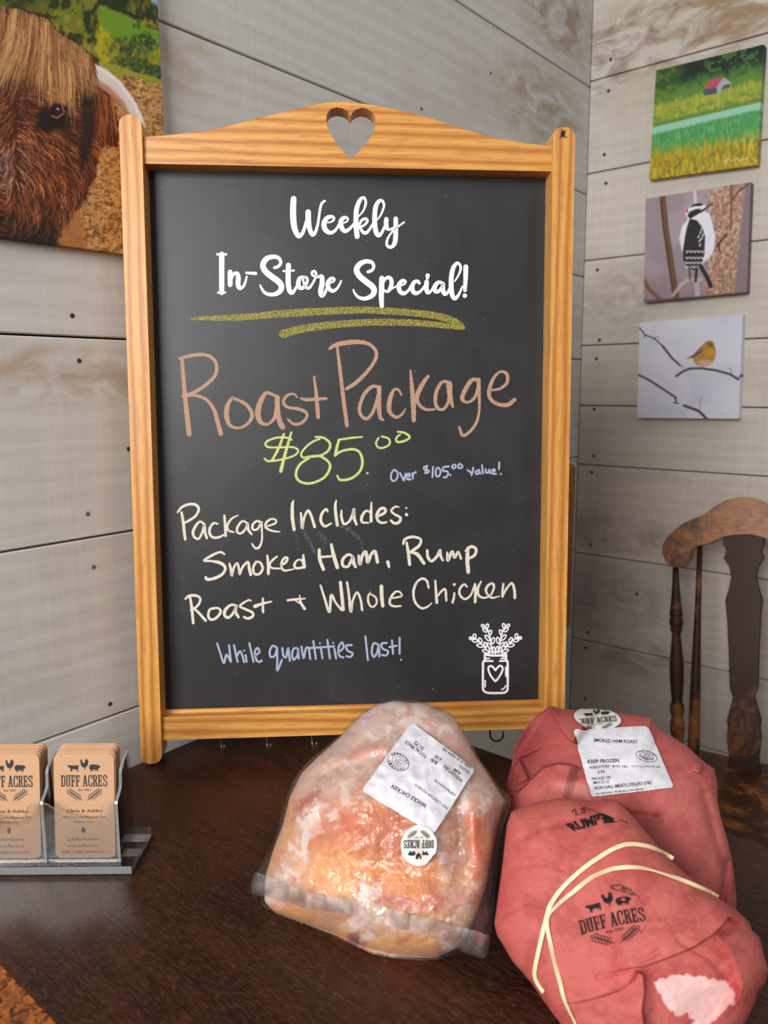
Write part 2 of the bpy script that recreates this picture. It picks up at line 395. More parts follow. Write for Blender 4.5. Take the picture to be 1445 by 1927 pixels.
def wall_mat(name, along, stains, warm):
    t = NT(name)
    def sc(a, z, q=1): return (a, q, z) if along == 'x' else (q, a, z)
    isl = t.n.new('ShaderNodeNewGeometry').outputs['Random Per Island']
    off = t.n.new('ShaderNodeVectorMath'); off.operation = 'ADD'
    comb = t.n.new('ShaderNodeCombineXYZ'); k = t.math('MULTIPLY', isl, 37.0)
    for i in range(3): t.link(k, comb.inputs[i])
    def shifted(v):
        n = t.n.new('ShaderNodeVectorMath'); n.operation = 'ADD'; t.link(v, n.inputs[0]); t.link(comb.outputs[0], n.inputs[1]); return n.outputs[0]
    grain = t.wave(shifted(t.map(sc(1.0, 13))), 1.0, 7.0, 3, .8, 'Z')
    fine = t.noise(shifted(t.map(sc(9, 130))), 1.0, 4, .6)
    saw = t.noise(t.map(sc(170, 5)), 1.0, 4, .6)
    blot = t.noise(shifted(t.map(sc(4, 10))), 1.0, 4, .6, .4)
    tint = t.ramp(isl, [(0, warm[0]), (.35, warm[1]), (.7, warm[2]), (1, warm[3])])
    c = t.mix(t.math('MULTIPLY', t.math('SUBTRACT', 1.0, grain), .16), tint, rgb(168, 158, 146))
    c = t.mix(t.math('MULTIPLY', t.ramp(fine, [(.35, (1, 1, 1, 1)), (.55, (0, 0, 0, 1))]), .16), c, rgb(160, 152, 142))
    c = t.mix(t.math('MULTIPLY', t.ramp(saw, [(.45, (0, 0, 0, 1)), (.7, (1, 1, 1, 1))]), .22), c, rgb(228, 224, 218))
    c = t.mix(t.math('MULTIPLY', t.ramp(blot, [(.52, (0, 0, 0, 1)), (.75, (1, 1, 1, 1))]), .35), c, rgb(176, 158, 140))
    sn = t.noise(t.map(sc(16, 30)), 1.0, 5, .62, .8)
    for (p, r, col, a) in stains:
        g = t.blob(p, r)
        f = t.math('MULTIPLY', t.math('MULTIPLY', t.ramp(g, [(0, (0, 0, 0, 1)), (.5, (1, 1, 1, 1))]), t.ramp(sn, [(.38, (0, 0, 0, 1)), (.62, (1, 1, 1, 1))])), a)
        c = t.mix(f, c, col)
    t.color(c); t.rough(.72); t.spec(.3)
    t.bump(t.math('ADD', t.math('MULTIPLY', saw, .5), t.math('ADD', fine, t.math('MULTIPLY', grain, .4))), .18, .001)
    return t.m

def oak(name, along, seed=0.0, rot=0.0):
    """Golden oak with cathedral bands and dark pores running along local x or z."""
    t = NT(name)
    def sc(a, b, d=None): d = b if d is None else d; return (a, d, b) if along == 'x' else (b, d, a)
    v = t.map(sc(2.6, 30, 14), loc=(seed, seed * .7, seed * 1.3), rot=(0, math.radians(rot), 0))
    band = t.wave(v, 1.0, 9.0, 3, .55, 'Z' if along == 'x' else 'X')
    pore = t.noise(t.map(sc(26, 430, 430), loc=(seed, 0, seed)), 1.0, 4, .7)
    big = t.noise(t.map(sc(3, 9)), 1.0, 3, .5)
    c = t.ramp(band, [(0, rgb(184, 118, 52)), (.3, rgb(208, 144, 70)), (1, rgb(228, 170, 92))])
    c = t.mix(t.math('MULTIPLY', t.ramp(pore, [(.33, (1, 1, 1, 1)), (.5, (0, 0, 0, 1))]), .62), c, rgb(150, 88, 36))
    c = t.mix(t.math('MULTIPLY', big, .35), c, rgb(190, 122, 52))
    t.color(c); t.rough(.38); t.spec(.45); t.bump(pore, .12, .0006)
    return t.m

M = {}
M['oak_x'] = oak('oak_rail', 'x', 1.7, -5); M['oak_z'] = oak('oak_post', 'z', 4.1); M['oak_b'] = oak('oak_low_rail', 'x', 8.3)
M['warmwood'] = plain('plaque_wood', rgb(150, 94, 46), .5)

def dark_table():
    t = NT('dark_walnut_stain')
    R_ = (0, 0, math.radians(8))
    ring = t.wave(t.map((5, 16, 1), rot=R_), 1.0, 9.0, 3, .6, 'Y'); g = t.noise(t.map((7, 26, 1), rot=R_), 1.6, 5, .6, .8)
    f = t.noise(t.map((150, 900, 1), rot=R_), 1.0, 3, .65); big = t.noise(t.map((4, 6, 1)), 1.0, 3)
    c = t.ramp(g, [(.3, rgb(30, 15, 10)), (.55, rgb(48, 24, 14)), (.75, rgb(66, 34, 19))])
    c = t.mix(t.math('MULTIPLY', t.ramp(ring, [(0, (1, 1, 1, 1)), (.16, (0, 0, 0, 1))]), .55), c, rgb(24, 11, 7))
    c = t.mix(t.math('MULTIPLY', t.ramp(f, [(.48, (0, 0, 0, 1)), (.66, (1, 1, 1, 1))]), .5), c, rgb(104, 62, 36))
    c = t.mix(t.math('MULTIPLY', t.ramp(big, [(.5, (0, 0, 0, 1)), (.75, (1, 1, 1, 1))]), .6), c, rgb(84, 40, 20))
    dust = t.noise(t.map(), 700, 0); c = t.mix(t.ramp(dust, [(.84, (0, 0, 0, 1)), (.87, (1, 1, 1, 1))]), c, rgb(150, 130, 110))
    t.color(c); t.rough(.40); t.spec(.22); t.bump(t.math('ADD', f, t.math('MULTIPLY', ring, .6)), .2, .0004)
    return t.m
M['table'] = dark_table()
def worn_wood(name, dark, light, thr, scale=14, rough=.4):
    t = NT(name)
    n = t.noise(t.map((1, 1, 1)), scale, 6, .68, .5); f = t.noise(t.map((90, 90, 420)), 1.0, 3)
    c = t.mix(t.ramp(n, [(thr - .05, (0, 0, 0, 1)), (thr + .07, (1, 1, 1, 1))]), dark, light)
    c = t.mix(t.math('MULTIPLY', t.ramp(f, [(.4, (1, 1, 1, 1)), (.55, (0, 0, 0, 1))]), .5), c, dark)
    t.color(c); t.rough(rough); t.spec(.3); t.bump(f, .1, .0005); return t.m
M['edge'] = worn_wood('worn_table_edge', rgb(58, 28, 12), rgb(158, 88, 38), .47, 150)
M['chair'] = worn_wood('worn_chair_finish', rgb(50, 24, 14), rgb(140, 82, 38), .60, 9, .55)
M['chair_crest'] = worn_wood('worn_crest_finish', rgb(78, 40, 22), rgb(160, 98, 46), .5, 12)
M['chair_seat'] = worn_wood('worn_seat_finish', rgb(66, 38, 20), rgb(140, 86, 40), .52, 16)
M['floor'] = worn_wood('floor_boards', rgb(60, 44, 34), rgb(110, 84, 62), .5, 5, .6)

def slate():
    t = NT('chalkboard_black')
    a = t.noise(t.map((60, 1, 7)), 1.0, 4, .6); b = t.noise(t.map(), 9, 5, .65, .8); s = t.noise(t.map(), 260, 1)
    c = t.mix(t.math('MULTIPLY', t.ramp(b, [(.45, (0, 0, 0, 1)), (.8, (1, 1, 1, 1))]), .22), rgb(33, 33, 35), rgb(84, 84, 86))
    c = t.mix(t.math('MULTIPLY', a, .14), c, rgb(78, 78, 80))
    c = t.mix(t.ramp(s, [(.78, (0, 0, 0, 1)), (.83, (.5, .5, .5, 1))]), c, rgb(150, 148, 142))
    t.color(c); t.rough(.44); t.spec(.5); return t.m
M['slate'] = slate()
def chalk(name, c, thr=.40, soft=.14, scale=1500):
    t = NT(name); t.color(c); t.rough(.95); t.spec(.1)
    n = t.noise(t.map(), scale, 2, .7); t.alpha(t.ramp(n, [(thr - soft / 2, (.12, .12, .12, 1)), (thr + soft / 2, (1, 1, 1, 1))])); return t.m
M['chalk_tan'] = chalk('tan_chalk', rgb(208, 166, 140), .45)
M['chalk_yellow'] = chalk('yellow_chalk', rgb(196, 184, 84), .53, .10, 1100)
M['chalk_lime'] = chalk('lime_chalk', rgb(216, 226, 140), .42)
M['chalk_cream'] = chalk('cream_chalk', rgb(240, 230, 212), .41)
M['chalk_blue'] = chalk('blue_chalk', rgb(174, 184, 210), .36)
M['smudge'] = chalk('chalk_smudge', rgb(120, 120, 122), .62, .2, 300)
M['vinyl'] = plain('white_vinyl', rgb(244, 244, 248), .4)
M['hook'] = plain('dark_brass_hook', rgb(120, 108, 96), .3, .5, .9)
M['hook_black'] = plain('blackened_hook', rgb(38, 30, 26), .45, .5, .3)
M['knot'] = plain('dark_knot', rgb(34, 24, 16), .8)
M['nail'] = plain('dark_nail_hole', rgb(62, 50, 42), .8)
M['nail_rust'] = plain('dull_screw_head', rgb(120, 112, 104), .5, .5, .4)
M['gap'] = plain('dark_gap', rgb(50, 44, 38), .9)

def kraft(name, k=0):
    t = NT(name); n = t.noise(t.map(), 1400, 3, .7); b = t.noise(t.map(), 300, 3)
    c = t.ramp(n, [(.35, rgb(180, 136, 102)), (.5, rgb(204, 162, 128)), (.7, rgb(218, 180, 148))])
    c = t.mix(t.math('MULTIPLY', b, .3), c, rgb(206, 156, 114)); t.color(c); t.rough(.85); t.spec(.2); return t.m
M['kraft'] = kraft('kraft_card')
M['ink'] = plain('grey_black_ink', rgb(58, 58, 60), .7, .2)
M['print'] = plain('black_label_print', rgb(40, 42, 46), .6, .2)
def stamp_ink():
    t = NT('stamped_ink'); t.color(rgb(30, 26, 30)); t.rough(.7); t.spec(.2)
    n = t.noise(t.map(), 420, 4, .75); t.alpha(t.ramp(n, [(.34, (.1, .1, .1, 1)), (.42, (1, 1, 1, 1))])); return t.m
M['stamp'] = stamp_ink()
def smear_ink():
    t = NT('smeared_ink'); t.color(rgb(36, 28, 32)); t.rough(.7)
    n = t.noise(t.map((1, 1, 1)), 900, 3, .7); t.alpha(t.ramp(n, [(.42, (0, 0, 0, 1)), (.56, (.85, .85, .85, 1))])); return t.m
M['smear'] = smear_ink()
def label_mat():
    t = NT('thermal_label'); n = t.noise(t.map(), 60, 4, .6, 1.0); t.color(t.ramp(n, [(.3, rgb(206, 204, 212)), (.7, rgb(224, 223, 229))])); t.rough(.42)
    t.bump(t.noise(t.map(), 130, 3, .5, 1.5), .25, .002); return t.m
M['label'] = label_mat(); M['sticker'] = plain('round_sticker_paper', rgb(224, 219, 212), .5)

def acrylic(name, haze, tint):
    t = NT(name); lw = t.n.new('ShaderNodeFresnel'); lw.inputs[0].default_value = 1.49
    gl = t.n.new('ShaderNodeBsdfGlossy'); gl.inputs['Roughness'].default_value = .03; tr = t.n.new('ShaderNodeBsdfTransparent'); tr.inputs[0].default_value = (tint, tint, tint, 1)
    t.color(rgb(232, 236, 238)); t.rough(.2); m1 = t.n.new('ShaderNodeMixShader'); m1.inputs[0].default_value = haze; t.link(tr.outputs[0], m1.inputs[1]); t.link(t.b.outputs[0], m1.inputs[2])
    m2 = t.n.new('ShaderNodeMixShader'); t.link(lw.outputs[0], m2.inputs[0]); t.link(m1.outputs[0], m2.inputs[1]); t.link(gl.outputs[0], m2.inputs[2]); t.link(m2.outputs[0], t.out.inputs[0]); return t.m
M['acrylic'] = acrylic('clear_acrylic', .015, .97); M['acrylic_edge'] = acrylic('cut_acrylic_edge', .28, .86)
def painted(name, rough=.55, bump=None):
    t = NT(name); a = t.n.new('ShaderNodeVertexColor'); a.layer_name = 'paint'; t.color(a.outputs[0]); t.rough(rough); t.spec(.35)
    if bump: t.bump(t.noise(t.map(), bump, 3, .6), .25, .0008)
    return t.m
M['canvas'] = painted('printed_canvas', .55, 1500)
M['rubber'] = plain('cream_rubber', rgb(238, 214, 172), .45)
def skin():
    t = NT('frozen_chicken_skin'); a = t.n.new('ShaderNodeVertexColor'); a.layer_name = 'paint'
    n = t.noise(t.map(), 420, 4, .7); c = t.mix(t.math('MULTIPLY', t.ramp(n, [(.5, (0, 0, 0, 1)), (.75, (1, 1, 1, 1))]), .10), a.outputs[0], rgb(250, 228, 214)); t.color(c)
    t.rough(.5); t.b.inputs['Subsurface Weight'].default_value = .04; t.b.inputs['Subsurface Radius'].default_value = (.012, .005, .003); t.b.inputs['Subsurface Scale'].default_value = .6
    t.bump(t.noise(t.map(), 180, 5, .65), .35, .0012); return t.m
M['skin'] = skin()
def paper(name):
    t = NT(name); a = t.n.new('ShaderNodeVertexColor'); a.layer_name = 'paint'
    n = t.noise(t.map(), 700, 3, .7); c = t.mix(t.math('MULTIPLY', n, .09), a.outputs[0], rgb(232, 170, 158)); t.color(c); t.rough(.68); t.spec(.3)
    cr = t.noise(t.map(), 34, 5, .6, 1.4); t.bump(t.math('ADD', cr, t.math('MULTIPLY', n, .10)), .4, .003); return t.m
M['paper'] = paper('pink_butcher_paper')
def film(name, white, rough, fac, bump=90, bs=.5):
    t = NT(name); t.color(rgb(238, 234, 236)); t.rough(rough); t.spec(.6)
    n = t.noise(t.map(), bump, 4, .6, 1.2); nb = t.bump(n, bs, .004)
    lw = t.n.new('ShaderNodeLayerWeight'); lw.inputs[0].default_value = .35; t.link(nb, lw.inputs[1])
    haze = t.noise(t.map(), 40, 4, .65)
    gl = t.n.new('ShaderNodeBsdfGlossy'); gl.inputs['Roughness'].default_value = rough; t.link(nb, gl.inputs['Normal'])
    tr = t.n.new('ShaderNodeBsdfTransparent'); m1 = t.n.new('ShaderNodeMixShader'); m2 = t.n.new('ShaderNodeMixShader')
    t.link(t.math('ADD', t.math('MULTIPLY', t.ramp(haze, [(.4, (0, 0, 0, 1)), (.7, (1, 1, 1, 1))]), white), white * .4), m1.inputs[0])
    t.link(tr.outputs[0], m1.inputs[1]); t.link(t.b.outputs[0], m1.inputs[2])
    t.link(t.math('ADD', t.math('MULTIPLY', lw.outputs[1], fac), .032), m2.inputs[0]); t.link(m1.outputs[0], m2.inputs[1]); t.link(gl.outputs[0], m2.inputs[2])
    t.link(m2.outputs[0], t.out.inputs[0]); return t.m
M['film'] = film('clear_plastic_bag', .05, .09, .22, 46, .7)
M['seal'] = film('crinkled_seal_band', .26, .11, .9, 36, .25)

# ------------------------------------------------------------------ the room
XL, YR = -0.757, 1.555          # the two boarded walls
def seam_z(z, k): return TZ + .4 + (z - .4) * k
kl = .757 / .7027; kr = 1.555 / 1.43
left_seams = [0.0] + [.19, .38] + [seam_z(v, kl) for v in (-.14, .0635, .2534, .447, .605, .7575, .9485, 1.14)] + [2.22, 2.42]
right_seams = [0.0, .15, .30] + [seam_z(v, kr) for v in (-.28, -.122, .059, .240, .357, .473, .6327, .7908, .9536, 1.12)] + [2.14, 2.3, 2.42]
def plank(mb, kind, a0, a1, z0, z1, g=.0011, d=.012, ch=.0012):
    z0 += g; z1 -= g
    prof = [(0, z0), (d - ch, z0), (d, z0 + ch), (d, z1 - ch), (d - ch, z1), (0, z1)]
    V = []
    for a in (a0, a1):
        for (dd, z) in prof: V.append((XL - d + dd, a, z) if kind == 'l' else (a, YR + d - dd, z))
    F = [[i, (i + 1) % 6, (i + 1) % 6 + 6, i + 6] for i in range(6)] + [[5, 4, 3, 2, 1, 0], [6, 7, 8, 9, 10, 11]]
    if kind == 'l': F = [f[::-1] for f in F]
    mb.add(V, F)
g1 = (rgb(206, 204, 200), rgb(213, 211, 208), rgb(201, 199, 197), rgb(210, 206, 200))
g2 = (rgb(212, 204, 192), rgb(204, 196, 186), rgb(218, 208, 194), rgb(206, 194, 184))
def sl(px, py): return tuple(on_x(px, py, XL))
def sr(px, py): return tuple(on_y(px, py, YR))
brown = rgb(150, 126, 100); grey = rgb(140, 130, 118)
M['wall_l'] = wall_mat('whitewashed_boards', 'y', [(sl(1020, 200), (.2, .2, .09), rgb(160, 142, 118), .8), (sl(1050, 20), (.2, .2, .1), rgb(150, 132, 106), .8), (sl(60, 700), (.2, .16, .035), rgb(178, 156, 134), .8),
                                                  (sl(350, 110), (.2, .06, .05), rgb(186, 166, 142), .7), (sl(230, 725), (.2, .08, .02), rgb(180, 160, 140), .7)], g1)
M['wall_r'] = wall_mat('warm_whitewashed_boards', 'x', [(sr(1270, 50), (.26, .2, .09), brown, .95), (sr(1140, 120), (.07, .2, .09), grey, .95), (sr(1390, 30), (.12, .2, .07), rgb(160, 132, 104), .9), (sr(1190, 560), (.16, .2, .08), rgb(172, 160, 146), .7),
                                                   (sr(1200, 180), (.1, .2, .05), rgb(190, 176, 158), .6), (sr(1150, 1000), (.2, .2, .05), rgb(158, 140, 128), .7), (sr(1150, 1130), (.2, .2, .09), rgb(150, 148, 146), .6), (sr(1200, 1240), (.14, .2, .06), rgb(146, 130, 114), .6)], g2)
mb = MB()
for a, b in zip(left_seams[:-1], left_seams[1:]): plank(mb, 'l', -1.6, YR - .0015, a, b)
wl = tag(mb.build('wall_left', M['wall_l']), kind='structure')
mb = MB().box(XL - .05, XL - .011, -1.6, YR + .05, 0, 2.42); mb.build('wall_backing', M['gap'], wl)
mb = MB()
for a, b in zip(right_seams[:-1], right_seams[1:]): plank(mb, 'r', XL + .0005, 2.2, a, b)
wr = tag(mb.build('wall_right', M['wall_r']), kind='structure')
mb = MB().box(XL - .05, 2.2, YR + .011, YR + .05, 0, 2.42); mb.build('wall_backing', M['gap'], wr)
tag(MB().box(XL - .05, 2.2, -1.6, YR + .05, -.04, 0).build('floor', M['floor']), kind='structure')
def nail(wall, kind, px, py, r=.0032, mat='nail'):
    if kind == 'l': p = on_x(px, py, XL); q = p + np.array([.0006, 0, 0]); e = p - np.array([.002, 0, 0])
    else: p = on_y(px, py, YR); q = p + np.array([0, -.0006, 0]); e = p + np.array([0, .002, 0])
    MB().lathe(e, q, [(0, r), (.8, r), (1, r * .7)], 12).build('nail_head', M[mat], wall, smooth=False)
for (px, py) in ((136, 594), (149, 679), (165, 967), (176, 1067), (207, 1325), (793, 205), (923, 138), (242, 845)): nail(wl, 'l', px, py, .0026, 'nail_rust' if px in (165, 176) else 'nail')
for (px, py) in ((1149, 112), (1145, 171), (1137, 291), (1140, 345), (1124, 508), (1128, 640), (1122, 675), (1113, 889), (1111, 1025), (1198, 1118), (1106, 1190), (1102, 1219), (1101, 1315), (1118, 770), (1117, 858)): nail(wr, 'r', px, py, .0036)
# ------------------------------------------------------------------ table
tb = thing('table', 'dark walnut-stained wooden table standing in the corner under the chalkboard', 'table', (0.1, 0.43, 0))
TX0, TX1, TY0, TY1 = -0.7027, 0.95, 0.193, 0.683
bevel(MB().box(TX0, TX1, TY0, TY1, TZ - .028, TZ).build('tabletop', M['table'], tb), .0012, 2)
V = [(x, y, z) for x in (TX0, TX1) for (y, z) in ((TY0 + .001, TZ + .0001), (TY0 - .018, TZ - .003), (TY0 - .04, TZ - .010), (TY0 - .05, TZ - .018), (TY0 - .048, TZ - .028), (TY0, TZ - .028))]
tag(mk('edge_trim', V, [[i, i + 6, (i + 1) % 6 + 6, (i + 1) % 6] for i in range(6)] + [[0, 1, 2, 3, 4, 5], [11, 10, 9, 8, 7, 6]], M['edge'], tb), 'worn orange-brown front edge of the table')
MB().box(TX0 + .06, TX1 - .06, TY0 + .02, TY1 - .06, TZ - .11, TZ - .0285).build('apron', M['table'], tb)
for x in (TX0 + .07, TX1 - .11):
    for y in (TY0 + .03, TY1 - .11):
        bevel(MB().box(x, x + .045, y, y + .045, 0, TZ - .0285).build('leg', M['table'], tb), .004)

# ------------------------------------------------------------------ chair against the right wall
cz = -.255
cb = on_z(1395, 1450, cz); cf_ = np.array([cb[0] * .6, cb[1], 0]); cf_ /= np.linalg.norm(cf_); cx_v = np.array([cf_[1], -cf_[0], 0])
ct = cf_ * math.sin(math.radians(11)) + np.array([0, 0, math.cos(math.radians(11))]); cn = np.cross(ct, cx_v)
ch = thing('press_back_chair', 'worn brown wooden chair with a curved crest rail standing against the right wall', 'chair', (cb[0], cb[1] - .18, 0))
def cc(qx, qy):   # zoom-crop pixel -> (x, height up the back) on the chair-back plane
    p = on_plane(1030 + qx / 3.212, 880 + qy / 3.212, cb, cn) - cb
    return float(np.dot(p, cx_v)), float(np.dot(p, ct))
xm = cc(1190, 600)[0]
def chair_prism(name, half, y0, y1, mat):
    full = [cc(*q) for q in half] + [cc(2 * 1190 - q[0], q[1]) for q in reversed(half)][1 if half[-1][0] == 1190 else 0:-1 if half[0][0] == 1190 else None]
    mb = MB().prism(full, y0, y1)
    V = [cb + cx_v * v[0] + ct * v[2] - cn * v[1] for v in mb.V]
    o = mk(name, V, mb.F, mat, ch); return bevel(o, .004, 2, 30)
crest = [(1190, 405), (1130, 408), (1070, 420), (1000, 450), (920, 475), (880, 500), (873, 545), (850, 585), (810, 600), (765, 598), (725, 570), (702, 520), (704, 475), (725, 430), (770, 385), (815, 348), (870, 318), (950, 290), (1010, 242), (1080, 203), (1140, 187), (1190, 183)]
chair_prism('crest_rail', crest, -.012, .012, M['chair_crest'])
splat = [(1190, 1862), (1078, 1858), (1092, 1825), (1100, 1750), (1086, 1640), (1096, 1560), (1086, 1525), (1098, 1480), (1125, 1385), (1104, 1330), (1098, 1100), (1088, 900), (1077, 800), (1100, 730), (1114, 660), (1102, 600), (1070, 548), (1085, 500), (1066, 465), (1072, 412), (1190, 400)]
chair_prism('splat', splat, -.005, .006, M['chair'])
mb = MB()   # pressed rosette on the crest
for sgn in (0,):
    rc = cc(1195, 285)
    for r in (.021, .014, .007):
        ring = [cb + cx_v * (rc[0] + r * math.cos(a)) + ct * (rc[1] + r * math.sin(a)) + cn * .0122 for a in np.linspace(0, 2 * math.pi, 25)]
        mb.tube(ring, .0014, 6)
mb.build('pressed_rosette', M['chair_crest'], ch)
prof = [(600, 18), (700, 22), (800, 30), (850, 37), (880, 40), (892, 42), (905, 36), (925, 44), (955, 42), (965, 36), (975, 36), (985, 40), (1000, 28), (1030, 28), (1100, 36), (1200, 44), (1300, 43), (1400, 34), (1425, 36), (1440, 44), (1475, 46), (1495, 38), (1520, 36), (1535, 44), (1580, 46), (1605, 42), (1640, 36), (1750, 40), (1850, 44)]
a_, b_ = cc(775, 600), cc(788, 1850); sc_ = abs(cc(875, 1200)[0] - cc(775, 1200)[0]) / 100
for sg in (-1, 1):
    mx = lambda q: (2380 - q[0], q[1]) if sg > 0 else q
    a2, b2 = cc(*mx((775, 600))), cc(*mx((788, 1850)))
    p0 = cb + cx_v * a2[0] + ct * a2[1]; p1 = cb + cx_v * b2[0] + ct * b2[1]
    MB().lathe(p0, p1, [((y - 600) / 1250, r * sc_) for y, r in prof], 20).build('turned_post', M['chair'], ch, smooth=True)
    c0, c1 = cc(*mx((922, 470))), cc(*mx((878, 1850)))
    p0 = cb + cx_v * c0[0] + ct * c0[1]; p1 = cb + cx_v * c1[0] + ct * c1[1]
    MB().lathe(p0, p1, [(0, 16 * sc_), (.3, 20 * sc_), (.7, 34 * sc_), (.9, 36 * sc_), (1, 24 * sc_)], 16).build('back_spindle', M['chair'], ch, smooth=True)
hw = abs(xm - a_[0]) + .015; sx = cb[0] + xm; sy = cb[1]; szz = TZ + cz + .004
cbk = np.array([-cf_[0], -cf_[1], 0]); sc0 = np.array([cb[0], cb[1], 0]) + cx_v * xm
def seat_pt(a, b): p = sc0 + cx_v * a + cbk * b; return (p[0], p[1])
V = [seat_pt(*q) for q in ((hw, -.03), (hw + .02, .2), (hw, .36), (hw - .05, .39), (-hw + .05, .39), (-hw, .36), (-hw - .02, .2), (-hw, -.03))]
o = MB().prism(V, szz - .035, szz, axes=(0, 1, 2)).build('seat', M['chair_seat'], ch); bevel(o, .01, 3, 60)
for (dx, dy) in ((-1, 0), (1, 0), (-1, 1), (1, 1)):
    p0 = (*seat_pt(dx * (hw - .03), .03 + dy * .3), szz - .034); p1 = (*seat_pt(dx * (hw - .01), .01 + dy * .36), 0)
    MB().lathe(p0, p1, [(0, .014), (.1, .019), (.3, .021), (.33, .017), (.36, .022), (.7, .018), (.73, .015), (.76, .019), (1, .012)], 16).build('leg', M['chair'], ch, smooth=True)

# ------------------------------------------------------------------ plaque behind the board
pf = XL + .045
pa = on_x(1087, 872, pf); pb = on_x(1083, 1176, pf)
o = MB().box(XL + .001, pf, pa[1] - .22, pa[1], pb[2], pa[2]).build('hanging_plaque', M['warmwood'], origin=(XL + .02, pa[1] - .11, pb[2]))
bevel(o, .012, 4); tag(o, 'plain brown wooden plaque hung beside the wall corner, behind the chalkboard', 'plaque')

# ------------------------------------------------------------------ chalkboard
hv = np.array([22513.2 - CX, 733.0 - CY, FPX]); vv = -np.array([797.3 - CX, 16619.5 - CY, FPX])
EX = MW @ hv; EX /= np.linalg.norm(EX); EZ = MW @ vv; EZ -= EX * (EX @ EZ); EZ /= np.linalg.norm(EZ); EY = np.cross(EZ, EX)
BO = on_z(290, 1428); BO = CAM + (BO - CAM) * .98
MBD = Matrix([[EX[i], EY[i], EZ[i], BO[i]] for i in range(3)] + [[0, 0, 0, 1]])
board = thing('chalkboard', 'oak-framed chalkboard with a heart cut-out and weekly special lettering leaning on the wall', 'chalkboard', MBD)
def bw(px, py, d=0.0): return on_plane(px, py, BO + EY * d, EY)
def bl(px, py, d=0.0):
    p = bw(px, py, d) - BO; return np.array([p @ EX, p @ EZ])
def bframe(name, pts, y0, y1, mat, holes=(), bev=.002):
    o = MB().prism(pts, y0, y1, holes).build(name, mat, board, local=True); return bevel(o, bev, 2, 50)
def rounded(x0, x1, z0, z1, rt, rb):
    def arc(cx, cz, r, a0, a1): return [(cx + r * math.cos(a), cz + r * math.sin(a)) for a in np.linspace(math.radians(a0), math.radians(a1), 6)]
    return arc(x1 - rt, z1 - rt, rt, 0, 90) + arc(x0 + rt, z1 - rt, rt, 90, 180) + arc(x0 + rb, z0 + rb, rb, 180, 270) + arc(x1 - rb, z0 + rb, rb, 270, 360)
lx0 = (bl(222, 235)[0] + bl(265, 1380)[0]) / 2; lx1 = (bl(266, 250)[0] + bl(304, 1390)[0]) / 2
rx0 = (bl(1040, 260)[0] + bl(1025, 1300)[0]) / 2; rx1 = (bl(1080.5, 260)[0] + bl(1064, 1310)[0]) / 2
zb = -(BO[2] - TZ - .0028) / EZ[2]
ST = .027
bframe('frame_post', rounded(lx0, lx1, zb, bl(243, 216)[1], .009, .009), 0, ST, M['oak_z'], bev=.003)
bframe('frame_post', rounded(rx0, rx1, zb + .004, bl(1060, 239.5)[1], .009, .009), 0, ST, M['oak_z'], bev=.003)
RD = .005
top = [(271, 258), (328, 253), (388.6, 245.4), (442, 234), (494, 220), (546, 208), (591, 197), (615, 193), (646, 191.5), (667, 193), (708, 199), (759, 209), (809.5, 222.6), (860, 239.5), (911, 254.8), (962, 265.6), (1006, 271.7), (1035, 274)]
tp = [tuple(bl(*q, RD)) for q in top]; zr = (bl(273, 308, RD)[1] + bl(1036.7, 322.6, RD)[1]) / 2
tp[0] = (lx1 - .0005, tp[0][1]); tp[-1] = (rx0 + .0005, tp[-1][1])
tp = [tuple(v) for v in spline(tp, .012)]
heart = [(659.5, 217), (654, 209.5), (645, 204), (634, 202), (622.5, 205), (615.5, 213.5), (613.2, 225), (615.5, 239), (622, 253), (630, 266), (639.4, 278), (650, 290), (660, 299.5), (671, 289), (684, 275), (695, 261), (703, 247.5), (706.8, 231), (705, 219), (699, 210.5), (691, 205), (680.7, 203), (670, 206), (664, 210.5)]
hp = [tuple(bl(*q, RD)) for q in heart]
bframe('top_rail', tp + [(rx0 + .0005, zr), (lx1 - .0005, zr)], RD, ST - .001, M['oak_x'], [hp], .0018)
z0 = (bl(306.8, 1391, RD)[1] + bl(992, 1370.6, RD)[1]) / 2; z1 = (bl(306, 1351.6, RD)[1] + bl(1024, 1331.6, RD)[1]) / 2
bframe('bottom_rail', [(lx1 - .0005, z0), (rx0 + .0005, z0), (rx0 + .0005, z1), (lx1 - .0005, z1)], RD, ST - .001, M['oak_b'], bev=.0018)
bd = MB(); bead = [(.0225 + .003 * math.cos(a), z1 + .0035 * math.sin(a)) for a in np.linspace(0, math.pi, 8)]
bd.prism([(b, z) for b, z in bead], lx1, rx0, axes=(1, 2, 0)); bd.build('retaining_bead', M['oak_b'], board, local=True, smooth=False)
PD = .0255
panel = MB().box(lx1 - .0004, rx0 + .0004, PD, PD + .006, z1 - .01, zr + .01).build('slate_panel', M['slate'], board, local=True)
kx, kz = bl(1059, 252)
A = Art(.0006); A.ellipse(kx, -kz, .0022, .0034, 10)
for k in range(7): A.ribbon([(kx + random.uniform(-.001, .001), -kz + random.uniform(-.002, .002)), (kx + random.uniform(-.0055, .0055), -kz + random.uniform(-.006, .006))], .0007)
A.build('dark_knot', lambda x, y: (BO + EX * x - EZ * y, -EY), M['knot'], board, .0002)
